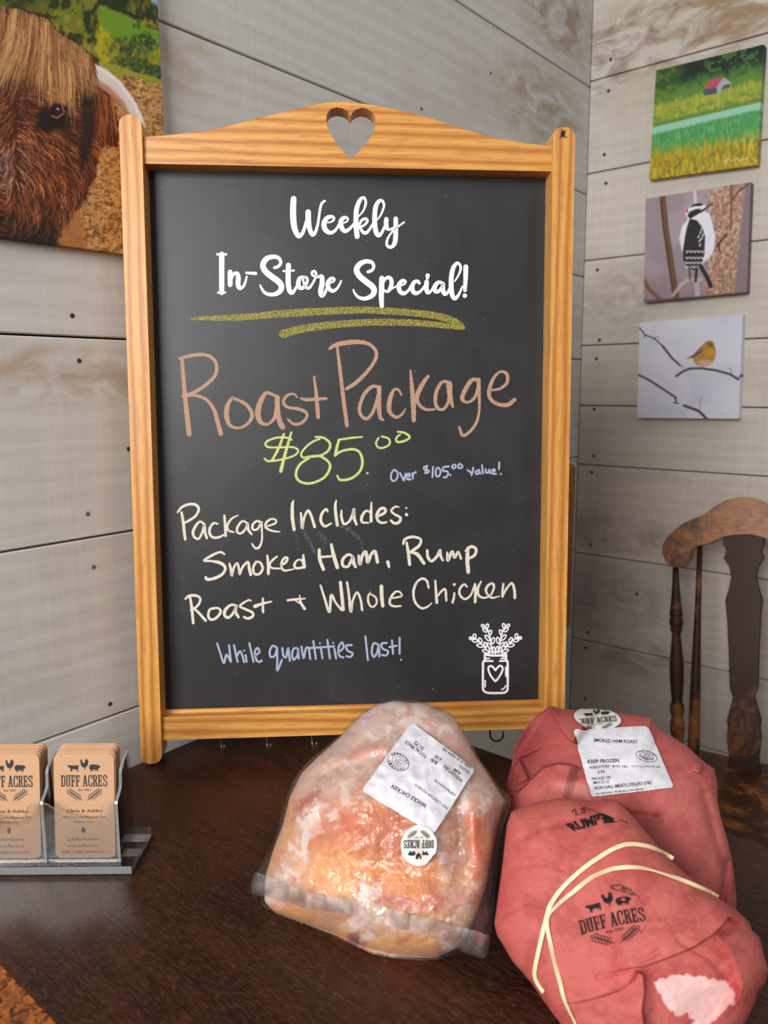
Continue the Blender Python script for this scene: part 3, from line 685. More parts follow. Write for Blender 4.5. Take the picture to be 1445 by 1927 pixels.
for (px, mt) in ((416, 'hook'), (502, 'hook'), (587, 'hook'), (922, 'hook_black')):
    x = bl(px, 1388, .015)[0]; y = .015; side = px > 900
    pts = [(0, 0, .004), (0, 0, -.008)]
    R_ = .0075
    for a in np.linspace(0, 205, 14):
        r = math.radians(a); off = R_ - R_ * math.cos(r); dn = -.010 - R_ * math.sin(r)
        pts.append((off if side else off * .35, 0 if side else -off * .94, dn))
    P = [(x + p[0], y + p[1], z0 + p[2]) for p in pts]
    mbh = MB().tube(P, .0011, 8); mbh.lathe((x, y, z0 - .0005), (x, y, z0 - .0025), [(0, .0028), (.6, .0028), (1, .0015)], 12)
    mbh.build('cup_hook', M[mt], board, local=True, smooth=True)
BMAP = lambda px, py: (bw(px, py, PD), -EY)
def writing(name, mat, crops, label=None, wob=.06, lift=.0002):
    A = Art(1.6)
    for (ox, oy, s, strokes, w0) in crops:
        for st in strokes:
            P = [(ox + p[0] / s, oy + p[1] / s, (p[2] if len(p) > 2 else w0) / s) for p in st]
            A.ribbon(P, wob=wob)
    o = A.build(name, BMAP, M[mat], panel, lift)
    if label: o['label'] = label
    return o
weekly = [[(130, 140, 62), (124, 250, 66), (128, 380, 66), (146, 480, 60), (185, 545, 52), (225, 515, 40), (250, 450, 34), (268, 380, 30)],
          [(288, 285, 60), (290, 380, 60), (305, 470, 52), (335, 530, 46), (365, 505, 36), (390, 430, 30), (405, 340, 28), (420, 240, 28), (440, 185, 28), (468, 165, 26)],
          [(500, 402, 14), (550, 385, 22), (570, 355, 28), (545, 334, 36), (495, 348, 48), (462, 400, 56), (466, 460, 56), (500, 500, 50), (545, 508, 40), (590, 475, 32), (620, 425, 26)],
          [(660, 408, 14), (705, 390, 20), (720, 362, 24), (698, 342, 32), (655, 362, 48), (642, 410, 54), (655, 460, 52), (690, 492, 44), (740, 465, 34), (788, 410, 26)],
          [(835, 335, 16), (888, 270, 22), (914, 190, 28), (903, 138, 30), (880, 126, 30), (845, 165, 45), (815, 250, 52), (808, 340, 54), (810, 450, 56), (820, 550, 56)],
          [(838, 440, 24), (870, 375, 30), (912, 357, 32), (932, 382, 30), (900, 425, 28), (850, 450, 24)], [(850, 448, 26), (880, 500, 36), (915, 512, 38), (950, 480, 30), (985, 420, 24)],
          [(1035, 375, 14), (1080, 310, 22), (1112, 220, 26), (1098, 168, 30), (1062, 163, 40), (1025, 220, 50), (1012, 310, 52), (1012, 410, 54), (1025, 500, 52), (1055, 540, 44), (1090, 505, 34), (1120, 440, 28)],
          [(1138, 362, 48), (1135, 410, 50), (1145, 460, 44), (1175, 475, 30), (1220, 455, 26)], [(1240, 358, 50), (1240, 450, 50), (1238, 560, 52), (1225, 630, 48), (1185, 668, 36), (1148, 650, 32), (1142, 610, 28), (1165, 550, 24), (1210, 490, 20), (1270, 440, 20), (1330, 396, 20)]]
instore = [[(100, 80, 58), (100, 495, 56)], [(52, 80, 26), (148, 80, 26)], [(60, 496, 24), (138, 496, 24)], [(190, 272, 52), (192, 410, 52)],
           [(195, 380, 24), (225, 300, 34), (265, 288, 44), (280, 330, 52), (278, 410, 52), (297, 448, 44), (335, 428, 30), (360, 370, 26), (372, 320, 20)], [(370, 282, 28), (468, 288, 36)],
           [(675, 225, 34), (718, 208, 34), (742, 165, 34), (713, 117, 42), (650, 107, 48), (582, 132, 58), (548, 195, 62), (572, 260, 64), (640, 320, 66), (715, 375, 66), (750, 430, 62), (725, 488, 56), (650, 518, 42), (570, 498, 34), (528, 440, 24), (518, 415, 18)],
           [(825, 198, 55), (822, 300, 56), (825, 420, 56), (845, 490, 50), (875, 493, 38), (908, 440, 28), (932, 388, 24)], [(770, 262, 22), (885, 256, 22)],
           [(1000, 325, 28), (948, 340, 44), (932, 400, 50), (948, 443, 46), (988, 440, 38), (1025, 390, 34), (1030, 345, 30), (1000, 325, 26), (985, 360, 22), (1008, 425, 32), (1045, 448, 34), (1085, 400, 26), (1122, 330, 26)],
           [(1120, 330, 24), (1125, 285, 28), (1102, 262, 30), (1078, 285, 28), (1098, 315, 26), (1150, 325, 30), (1188, 320, 44), (1190, 400, 56), (1175, 480, 56), (1187, 528, 50), (1215, 510, 36), (1242, 450, 26)],
           [(1268, 397, 16), (1313, 377, 22), (1325, 348, 26), (1290, 342, 38), (1254, 390, 48), (1262, 448, 48), (1305, 478, 40), (1350, 455, 30), (1385, 400, 24), (1398, 367, 18)]]
special = [[(245, 212, 34), (288, 195, 34), (307, 150, 34), (280, 107, 42), (215, 100, 48), (152, 132, 58), (120, 190, 62), (150, 255, 64), (225, 320, 66), (290, 370, 66), (312, 420, 62), (285, 473, 54), (210, 503, 42), (142, 488, 34), (98, 440, 24), (86, 405, 16)],
           [(395, 282, 56), (392, 400, 58), (390, 500, 54), (395, 585, 46)], [(410, 330, 24), (440, 284, 34), (478, 276, 42), (502, 320, 46), (488, 388, 44), (455, 428, 32), (420, 412, 24)], [(500, 398, 20), (550, 370, 20)],
           [(590, 370, 16), (640, 345, 22), (653, 318, 28), (620, 308, 40), (582, 355, 50), (588, 418, 50), (630, 448, 44), (680, 418, 30), (708, 368, 24)], [(802, 335, 34), (783, 314, 36), (745, 327, 44), (724, 380, 50), (736, 428, 48), (770, 446, 42), (820, 418, 30), (858, 368, 24)],
           [(882, 322, 50), (878, 390, 52), (895, 438, 44), (930, 420, 28), (955, 375, 22)], [(893, 252, 48), (890, 282, 34)],
           [(1060, 335, 30), (1010, 327, 40), (972, 370, 50), (977, 423, 46), (1015, 423, 36), (1050, 370, 30), (1062, 340, 38), (1058, 400, 50), (1077, 453, 44), (1110, 438, 32), (1138, 378, 26)],
           [(1185, 318, 14), (1225, 255, 22), (1252, 180, 28), (1238, 128, 30), (1205, 122, 38), (1168, 180, 48), (1150, 280, 52), (1150, 390, 54), (1162, 470, 50), (1190, 503, 42), (1230, 460, 30), (1272, 370, 18)], [(1308, 158, 54), (1305, 290, 48), (1298, 415, 38)], [(1297, 472, 50)]]
writing('vinyl_lettering', 'vinyl', [(530, 350, 5.78, weekly, 40), (400, 465, 5.78, instore, 40), (650, 475, 5.78, special, 40)], 'white script heading Weekly In-Store Special!', 0, .0004)
writing('chalk_underline', 'chalk_yellow', [(340, 560, 2.627, [[(55, 105, 10), (120, 103, 20), (300, 97, 32), (500, 80, 36), (700, 68, 36), (900, 62, 34), (1080, 70, 34), (1230, 85, 34), (1330, 108, 34), (1385, 138, 32)], [(1395, 150, 22), (1300, 138, 28), (1150, 125, 32), (950, 122, 34), (750, 135, 36), (600, 155, 38), (505, 180, 40)]], 30)], 'double yellow chalk underline')
roast = [[(75, 200, 28), (90, 400, 34), (110, 600, 38), (132, 795, 40)], [(55, 190, 20), (140, 168, 28), (230, 158, 28), (300, 175, 26), (345, 225, 28), (345, 310, 28), (290, 380, 28), (200, 445, 28), (120, 480, 24)], [(80, 492, 22), (180, 485, 24), (270, 520, 26), (330, 600, 30), (360, 700, 34), (385, 792, 36)],
         [(480, 500, 22), (440, 560, 34), (430, 650, 38), (460, 725, 28), (530, 745, 20), (600, 710, 26), (635, 645, 30), (600, 570, 28), (530, 525, 24), (480, 508, 22)],
         [(840, 500, 24), (780, 470, 24), (740, 470, 28), (700, 540, 42), (680, 630, 46), (705, 700, 34), (760, 715, 22), (815, 660, 28), (835, 560, 34), (840, 505, 34)], [(835, 500, 40), (840, 620, 40), (858, 700, 42), (880, 738, 42)],
         [(995, 500, 14), (965, 472, 18), (910, 490, 22), (885, 540, 24), (920, 580, 22), (1000, 592, 26), (1065, 620, 26), (1070, 660, 24), (1030, 705, 24), (970, 715, 22), (920, 675, 16)], [(1130, 335, 16), (1145, 450, 26), (1155, 560, 32), (1163, 660, 30)], [(1025, 508, 16), (1060, 518, 26), (1100, 518, 28), (1228, 510, 22)]]
pack = [[(-84, 110, 22), (-29, 80, 34), (61, 62, 38), (150, 58, 34), (230, 75, 28), (285, 130, 28), (280, 200, 28), (220, 290, 28), (130, 380, 32), (52, 432, 26)], [(-24, 95, 20), (1, 300, 28), (31, 550, 32), (55, 725, 30)],
        [(315, 420, 24), (255, 415, 28), (190, 480, 30), (155, 580, 28), (165, 640, 26), (210, 673, 26), (260, 620, 26), (295, 520, 24), (312, 425, 24)], [(312, 420, 34), (310, 560, 36), (320, 660, 30), (345, 681, 16)],
        [(490, 480, 16), (470, 445, 18), (438, 434, 20), (405, 490, 34), (390, 580, 38), (405, 630, 30), (450, 660, 24), (495, 635, 20), (522, 592, 10)], [(562, 285, 14), (575, 430, 34), (585, 560, 40), (588, 685, 34)], [(703, 332, 24), (655, 400, 36), (615, 490, 36), (625, 550, 28), (680, 595, 24), (755, 598, 18)],
        [(880, 385, 26), (820, 375, 24), (775, 440, 30), (760, 520, 30), (775, 580, 28), (815, 598, 24), (855, 560, 26), (880, 460, 30), (880, 395, 34)], [(870, 395, 44), (880, 500, 40), (900, 573, 22)],
        [(1100, 360, 28), (1050, 365, 34), (1000, 440, 36), (975, 510, 34), (1010, 540, 22), (1065, 515, 24), (1100, 440, 28), (1108, 365, 30)], [(1106, 360, 34), (1112, 500, 24), (1110, 620, 20), (1085, 710, 24), (1030, 780, 24), (978, 803, 26), (952, 738, 18)],
        [(1200, 445, 18), (1280, 430, 22), (1335, 380, 26), (1330, 310, 28), (1275, 298, 20), (1225, 350, 26), (1192, 440, 32), (1200, 510, 30), (1260, 555, 30), (1340, 560, 32), (1393, 520, 32)]]
writing('chalk_lettering', 'chalk_tan', [(325, 630, 4.25, roast, 30), (640, 630, 4.25, pack, 30)], 'large tan chalk words Roast Package')
price = [[(320, 175, 18), (285, 158, 18), (200, 155, 18), (120, 180, 18), (90, 212, 18), (120, 240, 18), (220, 242, 18), (330, 240, 18), (378, 270, 18), (340, 315, 18), (230, 348, 18), (120, 362, 20), (82, 340, 16)], [(252, 125, 20), (210, 240, 24), (150, 355, 22)], [(318, 110, 18), (280, 240, 24), (245, 370, 28), (226, 450, 30)],
         [(530, 150, 18), (600, 158, 20), (655, 205, 22), (645, 265, 22), (580, 310, 20), (480, 325, 20), (420, 330, 18), (405, 295, 18), (450, 235, 18), (510, 190, 18), (568, 168, 14)], [(460, 325, 20), (560, 318, 20), (640, 365, 22), (655, 425, 24), (600, 510, 22), (480, 558, 22), (385, 535, 22), (358, 470, 24), (395, 390, 22), (480, 330, 20)],
         [(940, 150, 14), (850, 158, 18), (735, 175, 18)], [(735, 175, 22), (715, 250, 26), (702, 312, 24)], [(702, 310, 22), (760, 275, 20), (850, 258, 22), (910, 280, 22), (940, 350, 24), (925, 440, 22), (850, 510, 22), (750, 528, 22), (720, 490, 16)], [(985, 468, 22)],
         [(1110, 145, 16), (1170, 165, 18), (1180, 210, 18), (1140, 240, 18), (1085, 245, 18), (1060, 205, 18), (1082, 158, 16)], [(1250, 105, 16), (1310, 115, 20), (1355, 152, 20), (1310, 185, 20), (1250, 195, 20), (1235, 170, 18), (1255, 140, 18), (1275, 130, 12)]]
writing('chalk_lettering', 'chalk_lime', [(480, 790, 4.661, price, 20)], 'yellow-green chalk price $85.00')
over = [[(125, 175), (97, 220), (97, 280), (125, 303), (163, 270), (168, 205), (135, 174)], [(195, 212), (220, 258), (240, 298), (252, 250), (262, 218)], [(270, 262), (308, 245), (298, 215), (275, 240), (277, 282), (320, 283)], [(335, 215), (343, 272)], [(340, 242), (358, 208), (376, 202)],
        [(505, 130), (468, 145), (472, 172), (522, 185), (518, 205), (480, 213)], [(500, 150), (485, 198)], [(570, 142), (563, 258)], [(615, 152), (600, 200), (610, 248), (640, 243), (655, 200), (640, 157), (617, 152)], [(750, 136), (690, 147), (682, 185), (728, 192), (742, 225), (715, 260), (690, 260)], [(767, 233, 24)],
        [(800, 117), (785, 140), (800, 160), (825, 150), (825, 120), (802, 116)], [(870, 102), (855, 135), (865, 158), (898, 150), (902, 130), (872, 103)], [(962, 178), (1000, 208)], [(1025, 150), (1018, 195), (1005, 238)], [(1095, 177), (1060, 187), (1052, 215), (1080, 223), (1096, 192), (1105, 218)], [(1125, 122), (1135, 218)],
        [(1165, 167), (1170, 208), (1193, 205), (1208, 167), (1215, 213)], [(1232, 200), (1273, 188), (1263, 167), (1240, 182), (1242, 218), (1283, 220)], [(1320, 92), (1318, 168)], [(1338, 222, 24)]]
writing('chalk_lettering', 'chalk_blue', [(720, 855, 6.02, over, 21)], 'small pale blue chalk note Over $105.00 value!')
p1 = [[(130, 205, 26), (150, 320, 34), (160, 420, 34), (172, 512, 28)], [(85, 205, 22), (130, 150, 28), (210, 115, 30), (290, 120, 32), (325, 170, 32), (290, 245, 28), (220, 295, 28), (165, 325, 22)], [(390, 340, 26), (340, 310, 24), (290, 360, 30), (260, 430, 32), (275, 485, 28), (325, 503, 26), (365, 430, 26), (390, 345, 26), (395, 430, 32), (418, 498, 26)],
      [(540, 335, 20), (490, 330, 26), (450, 390, 30), (450, 450, 30), (490, 490, 28), (560, 485, 26), (603, 462, 24)], [(615, 242, 26), (625, 360, 30), (630, 472, 28)], [(768, 240, 14), (700, 275, 24), (650, 350, 26), (660, 410, 24), (720, 430, 20)], [(880, 330, 24), (820, 305, 24), (765, 370, 26), (760, 425, 26), (800, 445, 26), (850, 400, 24), (880, 335, 26), (885, 400, 30), (923, 453, 24)],
      [(1040, 320, 24), (980, 305, 26), (935, 350, 28), (940, 400, 26), (990, 395, 24), (1030, 330, 26), (1040, 420, 22), (1040, 520, 22), (1010, 600, 28), (965, 610, 26), (927, 560, 18)], [(1110, 360, 20), (1190, 330, 22), (1200, 295, 22), (1150, 280, 22), (1090, 320, 28), (1085, 375, 28), (1140, 410, 24), (1220, 425, 18), (1246, 422, 10)]]
p2 = [[(125, 65, 12), (112, 110, 32), (112, 240, 36), (130, 370, 34)], [(200, 200, 24), (210, 280, 28), (215, 358, 26), (235, 250, 24), (275, 172, 28), (310, 230, 28), (345, 340, 30)], [(480, 180, 20), (465, 155, 22), (420, 205, 30), (410, 280, 30), (450, 335, 28), (518, 305, 18)], [(570, 65, 16), (560, 130, 30), (570, 240, 34), (582, 326, 30)],
      [(625, 170, 18), (625, 240, 28), (650, 310, 26), (700, 290, 26), (740, 220, 30), (755, 155, 30), (755, 240, 34), (783, 318, 22)], [(930, 190, 22), (880, 175, 24), (840, 230, 30), (840, 290, 26), (908, 300, 18)], [(938, 85, 16), (935, 190, 30), (935, 283, 30)], [(1010, 230, 26), (1080, 190, 30), (1075, 150, 32), (1030, 155, 32), (995, 220, 34), (1010, 280, 28), (1060, 300, 24), (1098, 290, 18)],
      [(1225, 135, 14), (1190, 130, 20), (1145, 170, 24), (1180, 210, 24), (1240, 245, 28), (1230, 290, 30), (1180, 305, 28), (1142, 275, 26)], [(1303, 145, 22)], [(1305, 213, 36)]]
p3 = [[(280, 175, 20), (235, 155, 22), (150, 190, 26), (75, 240, 22), (150, 245, 22), (240, 265, 34), (288, 310, 28), (265, 370, 28), (190, 415, 30), (110, 430, 30), (92, 410, 28)], [(330, 270, 20), (345, 330, 26), (355, 392, 24), (375, 310, 24), (410, 265, 20), (425, 320, 24), (435, 378, 22), (460, 310, 24), (515, 255, 26), (530, 320, 30), (545, 382, 30)],
      [(600, 250, 24), (570, 310, 26), (580, 370, 26), (630, 375, 26), (665, 320, 26), (640, 260, 22), (602, 250, 22)], [(712, 190, 22), (722, 290, 30), (722, 372, 30)], [(808, 200, 20), (760, 240, 24), (735, 280, 20), (760, 315, 20), (835, 320, 18)], [(850, 290, 20), (900, 255, 26), (915, 215, 26), (890, 210, 24), (860, 250, 26), (855, 310, 24), (890, 340, 22), (982, 325, 12)],
      [(1085, 260, 22), (1030, 230, 18), (985, 275, 26), (1000, 315, 24), (1060, 310, 26), (1090, 290, 28)], [(1075, 180, 16), (1075, 240, 36), (1085, 308, 28)]]
p4 = [[(90, 152, 26), (95, 230, 28), (125, 312, 28)], [(190, 108, 22), (210, 200, 32), (240, 297, 30)], [(97, 212, 20), (185, 205, 18)], [(370, 210, 20), (330, 190, 22), (285, 230, 26), (285, 280, 24), (325, 290, 22), (355, 240, 24), (370, 212, 22), (375, 260, 28), (390, 293, 22)], [(415, 200, 20), (425, 268, 28), (445, 200, 26), (475, 170, 26), (490, 253, 28), (515, 195, 26), (550, 165, 26), (570, 252, 28)], [(655, 252, 28), (665, 293, 20)],
      [(810, 92, 20), (825, 180, 26), (835, 272, 26)], [(782, 105, 16), (795, 65, 22), (860, 45, 22), (925, 65, 20), (915, 115, 24), (870, 150, 24), (840, 168, 18)], [(840, 170, 20), (900, 190, 30), (953, 263, 26)], [(980, 155, 20), (985, 210, 24), (1015, 245, 22), (1060, 205, 24), (1085, 152, 20), (1090, 200, 24), (1108, 238, 18)], [(1145, 175, 18), (1150, 238, 26), (1185, 165, 22), (1205, 215, 24), (1235, 170, 20), (1258, 223, 20)], [(1315, 140, 28), (1310, 230, 32), (1318, 335, 30)], [(1297, 160, 20), (1340, 125, 24), (1382, 145, 24), (1370, 195, 24), (1327, 222, 20)]]
p5 = [[(70, 240, 26), (90, 360, 30), (105, 522, 30)], [(22, 265, 22), (60, 235, 28), (130, 230, 28), (180, 260, 24), (165, 320, 26), (120, 365, 24), (78, 385, 18)], [(110, 365, 26), (170, 420, 28), (238, 498, 28)], [(280, 380, 26), (265, 440, 28), (290, 485, 28), (350, 470, 28), (398, 405, 28), (370, 365, 24), (300, 370, 28)], [(570, 340, 24), (510, 330, 26), (450, 380, 34), (440, 440, 32), (480, 465, 28), (530, 420, 28), (565, 345, 28), (555, 400, 34), (588, 462, 26)],
      [(720, 285, 18), (690, 280, 20), (605, 340, 26), (660, 375, 26), (735, 410, 28), (740, 450, 30), (690, 475, 28), (648, 460, 26)], [(848, 262, 22), (848, 340, 26), (850, 408, 24)], [(765, 345, 40), (850, 315, 26), (938, 295, 18)], [(1112, 280, 24), (1200, 270, 24), (1300, 262, 14)], [(1240, 228, 12), (1250, 300, 26), (1293, 372, 30)], [(1180, 278, 8), (1240, 310, 18)]]
p6 = [[(95, 158, 28), (150, 330, 32), (215, 515, 36), (240, 290, 36), (300, 390, 30), (380, 488, 34)], [(365, 114, 42), (385, 300, 46), (403, 485, 44)], [(455, 114, 30), (480, 280, 34), (505, 510, 40), (530, 370, 30), (590, 252, 30), (640, 350, 32), (660, 490, 32)], [(775, 247, 14), (740, 310, 30), (750, 400, 30), (800, 450, 26), (855, 400, 28), (845, 320, 26), (782, 277, 22)], [(922, 166, 46), (925, 300, 50), (940, 435, 46)],
      [(1060, 330, 24), (1150, 315, 26), (1203, 295, 20), (1170, 245, 26), (1110, 245, 28), (1045, 330, 34), (1040, 410, 32), (1100, 440, 30), (1188, 435, 22)]]
p7 = [[(292, 225, 24), (270, 145, 28), (215, 118, 28), (150, 165, 28), (112, 270, 30), (130, 390, 28), (200, 465, 28), (270, 455, 24), (328, 407, 14)], [(370, 142, 24), (378, 260, 30), (388, 400, 36)], [(395, 330, 18), (440, 270, 26), (488, 247, 28), (500, 375, 28)], [(595, 290, 24), (590, 340, 28), (575, 400, 28)], [(595, 188, 36)], [(745, 215, 20), (710, 185, 24), (660, 240, 28), (660, 310, 28), (720, 360, 26), (790, 310, 24), (838, 185, 22)], [(840, 182, 26), (845, 290, 32), (840, 395, 34)],
      [(910, 152, 20), (875, 230, 30), (880, 310, 30), (940, 345, 26), (1020, 325, 22)], [(1020, 325, 20), (1060, 240, 28), (1055, 180, 28), (1010, 185, 28), (970, 240, 30), (985, 300, 26), (1040, 345, 26), (1128, 325, 14)], [(1175, 182, 26), (1165, 260, 28), (1165, 330, 28)], [(1165, 330, 24), (1210, 240, 26), (1275, 172, 28), (1305, 250, 32), (1310, 345, 32)]]
writing('chalk_lettering', 'chalk_cream', [(320, 930, 6.02, p1, 30), (530, 930, 5.558, p2, 30)], 'cream chalk line Package Includes:')
writing('chalk_lettering', 'chalk_cream', [(370, 1010, 5.352, p3, 26), (580, 1000, 4.379, p4, 26)], 'cream chalk line Smoked Ham, Rump')
writing('chalk_lettering', 'chalk_cream', [(345, 1080, 5.667, p5, 28), (590, 1080, 7.225, p6, 32), (760, 1070, 6.283, p7, 28)], 'cream chalk line Roast + Whole Chicken')
last = [[(52, 80), (75, 150), (100, 220), (118, 160), (150, 210)], [(150, 210), (143, 150), (137, 92)], [(172, 92), (198, 210)], [(192, 170), (215, 135), (230, 160), (245, 213)], [(256, 162), (262, 210)], [(246, 130)], [(282, 78), (312, 210)], [(325, 165), (355, 140), (340, 110), (322, 140), (330, 190), (350, 212), (370, 202)],
        [(480, 110), (450, 95), (428, 135), (435, 175), (465, 165), (480, 112)], [(480, 112), (482, 190), (482, 272), (515, 197)], [(518, 112), (525, 165), (545, 178), (560, 112), (572, 203)], [(630, 115), (600, 115), (588, 160), (600, 195), (625, 165), (632, 117), (635, 188)], [(655, 102), (670, 185), (685, 120), (705, 110), (718, 190)],
        [(740, 62), (758, 188)], [(715, 112), (888, 100)], [(795, 117), (805, 186)], [(787, 78)], [(840, 54), (858, 186)], [(890, 117), (903, 186)], [(882, 75)], [(915, 145), (955, 110), (945, 70), (920, 110), (925, 165), (955, 180)], [(1015, 90), (975, 95), (985, 130), (1022, 150), (1005, 175), (977, 170)],
        [(1112, 28), (1130, 198)], [(1205, 85), (1170, 80), (1158, 140), (1172, 175), (1195, 145), (1208, 87), (1212, 173)], [(1265, 75), (1230, 80), (1235, 115), (1275, 135), (1260, 165), (1230, 160)], [(1302, 57), (1310, 153)], [(1284, 105), (1336, 95)], [(1357, 38), (1357, 152)], [(1368, 195)]]
writing('chalk_lettering', 'chalk_blue', [(395, 1190, 3.803, last, 14.5)], 'pale blue chalk line While quantities last!')
jar = [[(500, 940), (468, 980), (465, 1100), (464, 1540), (490, 1628), (570, 1668), (740, 1674), (930, 1668), (1003, 1628), (1024, 1540), (1024, 1000), (1000, 940)], [(510, 800), (506, 925)], [(990, 800), (988, 925)], [(515, 795), (620, 818), (750, 824), (880, 818), (985, 795)]]
jar = [[(x, y, 50) for x, y in st] for st in jar] + [[(530, 890, 34), (610, 890, 30)], [(510, 948, 42), (685, 948, 40)], [(870, 892, 30), (980, 888, 34)], [(900, 848, 26), (980, 845, 26)], [(845, 948, 40), (990, 945, 42)], [(990, 1095, 50), (990, 1285, 50)], [(515, 1390, 34), (515, 1530, 34)], [(882, 1598, 28), (940, 1568, 34), (985, 1505, 30)]]
A = Art(1.0); jx = lambda x, y: (870 + x / 12.04, 1165 + y / 12.04)
for st in jar: A.ribbon([(*jx(p[0], p[1]), p[2] / 12.04) for p in st])
A.ribbon([(*jx(x, y), 44 / 12.04) for x, y in [(745, 1160), (700, 1098), (645, 1058), (592, 1090), (590, 1160), (635, 1270), (700, 1360), (745, 1408)]]); A.ribbon([(*jx(x, y), 44 / 12.04) for x, y in [(745, 1408), (800, 1350), (860, 1260), (905, 1160), (905, 1088), (850, 1055), (795, 1095), (745, 1160)]])
leaves = [(405, 598, 80, 36, 10), (520, 580, 62, 26, 70), (285, 487, 62, 32, 5), (405, 480, 58, 32, 62), (275, 385, 48, 32, 80), (188, 432, 34, 28, 170), (565, 425, 78, 34, 50), (690, 490, 72, 34, 102), (510, 250, 58, 32, 38), (628, 305, 58, 30, 105), (560, 158, 52, 30, 105), (460, 150, 34, 28, 30), (610, 600, 80, 30, 52), (530, 730, 80, 34, 20), (640, 700, 60, 26, 60), (712, 690, 66, 28, 80)]
for (x, y, a, b, r) in leaves:
    for mir in (0, 1):
        X, R_ = (1496 - x, 180 - r) if mir else (x, r)
        A.ellipse(*jx(X, y - 8 * mir), a / 12.04, b / 12.04, R_, w=30 / 12.04, n=24)
for st in ([(620, 780), (520, 660), (400, 540), (290, 440), (200, 432)], [(690, 780), (650, 600), (620, 380), (560, 220), (500, 150)], [(745, 790), (745, 700)]):
    for mir in (0, 1): A.ribbon([(*jx(1496 - x if mir else x, y - 8 * mir), 26 / 12.04) for x, y in st])
tag(A.build('jar_decal', BMAP, M['vinyl'], panel, .0003), 'white line decal of a jar with a heart and leafy sprigs')
for sts in ([[(548, 955, 4), (552, 990, 6), (560, 1020, 5)], [(552, 960, 4), (575, 1005, 7), (592, 1040, 4)]], [[(600, 1005, 10), (612, 1022, 12), (606, 1032, 6)]], [[(630, 985, 6), (655, 995, 8), (668, 1005, 8), (680, 1020, 6), (684, 1040, 5)]]):
    A = Art(2.0)
    for st in sts: A.ribbon(st)
    tag(A.build('rubbed_chalk', BMAP, M['smudge'], panel, .0001), 'faint grey smudge of rubbed-out chalk')
# ------------------------------------------------------------------ printed canvases
class Img:
    def __init__(s, x0, y0, x1, y1, k, base):
        s.x0, s.y0, s.k = x0, y0, k; w, h = int((x1 - x0) * k), int((y1 - y0) * k)
        s.X, s.Y = np.meshgrid(x0 + (np.arange(w) + .5) / k, y0 + (np.arange(h) + .5) / k); s.a = np.zeros((h, w, 3)) + np.array(base, float)
    def fill(s, mask, c, al=1.0):
        m_ = np.clip(mask * al, 0, 1)[..., None]; s.a = s.a * (1 - m_) + np.asarray(c, float) * m_
    def box(s, pts, pad):
        P = np.array(pts, float); h, w = s.X.shape
        i0 = max(0, int((P[:, 0].min() - pad - s.x0) * s.k)); i1 = min(w, int((P[:, 0].max() + pad - s.x0) * s.k) + 2)
        j0 = max(0, int((P[:, 1].min() - pad - s.y0) * s.k)); j1 = min(h, int((P[:, 1].max() + pad - s.y0) * s.k) + 2)
        return slice(j0, max(j1, j0)), slice(i0, max(i1, i0))
    def poly(s, pts, c, al=1.0, soft=1.0, warp=0.0, ws=8.0):
        b = s.box(pts, soft + warp + 2); X, Y = s.X[b], s.Y[b]
        if X.size == 0: return
        if warp: X = X + warp * (fbm(X / ws, Y / ws, 3, 5) - .5) * 2; Y = Y + warp * (fbm(X / ws + 9, Y / ws, 3, 8) - .5) * 2
        ins = np.zeros(X.shape, bool); n = len(pts)
        for i in range(n):
            (xa, ya), (xb, yb) = pts[i], pts[(i + 1) % n]
            if ya == yb: continue
            ins ^= ((ya > Y) != (yb > Y)) & (X < (xb - xa) * (Y - ya) / (yb - ya) + xa)
        d, _, _ = seg_dist(X, Y, list(pts) + [pts[0]]); sd = np.where(ins, d, -d); m_ = (np.clip(sd / soft + .5, 0, 1) * al)[..., None]
        s.a[b] = s.a[b] * (1 - m_) + np.asarray(c, float) * m_
    def stroke(s, pts, w, c, al=1.0, w2=None):
        b = s.box(pts, max(w, w2 or 0) + 2); X, Y = s.X[b], s.Y[b]
        if X.size == 0: return
        d, _, t = seg_dist(X, Y, pts); ww = (w + ((w if w2 is None else w2) - w) * t) / 2
        m_ = (np.clip(ww - d + .5, 0, 1) * al)[..., None]; s.a[b] = s.a[b] * (1 - m_) + np.asarray(c, float) * m_
    def sample(s, px, py):
        h, w = s.X.shape; u = np.clip((px - s.x0) * s.k - .5, 0, w - 1.001); v = np.clip((py - s.y0) * s.k - .5, 0, h - 1.001)
        i = u.astype(int); j = v.astype(int); fu = (u - i)[..., None]; fv = (v - j)[..., None]; a = s.a
        return (a[j, i] * (1 - fu) + a[j, i + 1] * fu) * (1 - fv) + (a[j + 1, i] * (1 - fu) + a[j + 1, i + 1] * fu) * fv
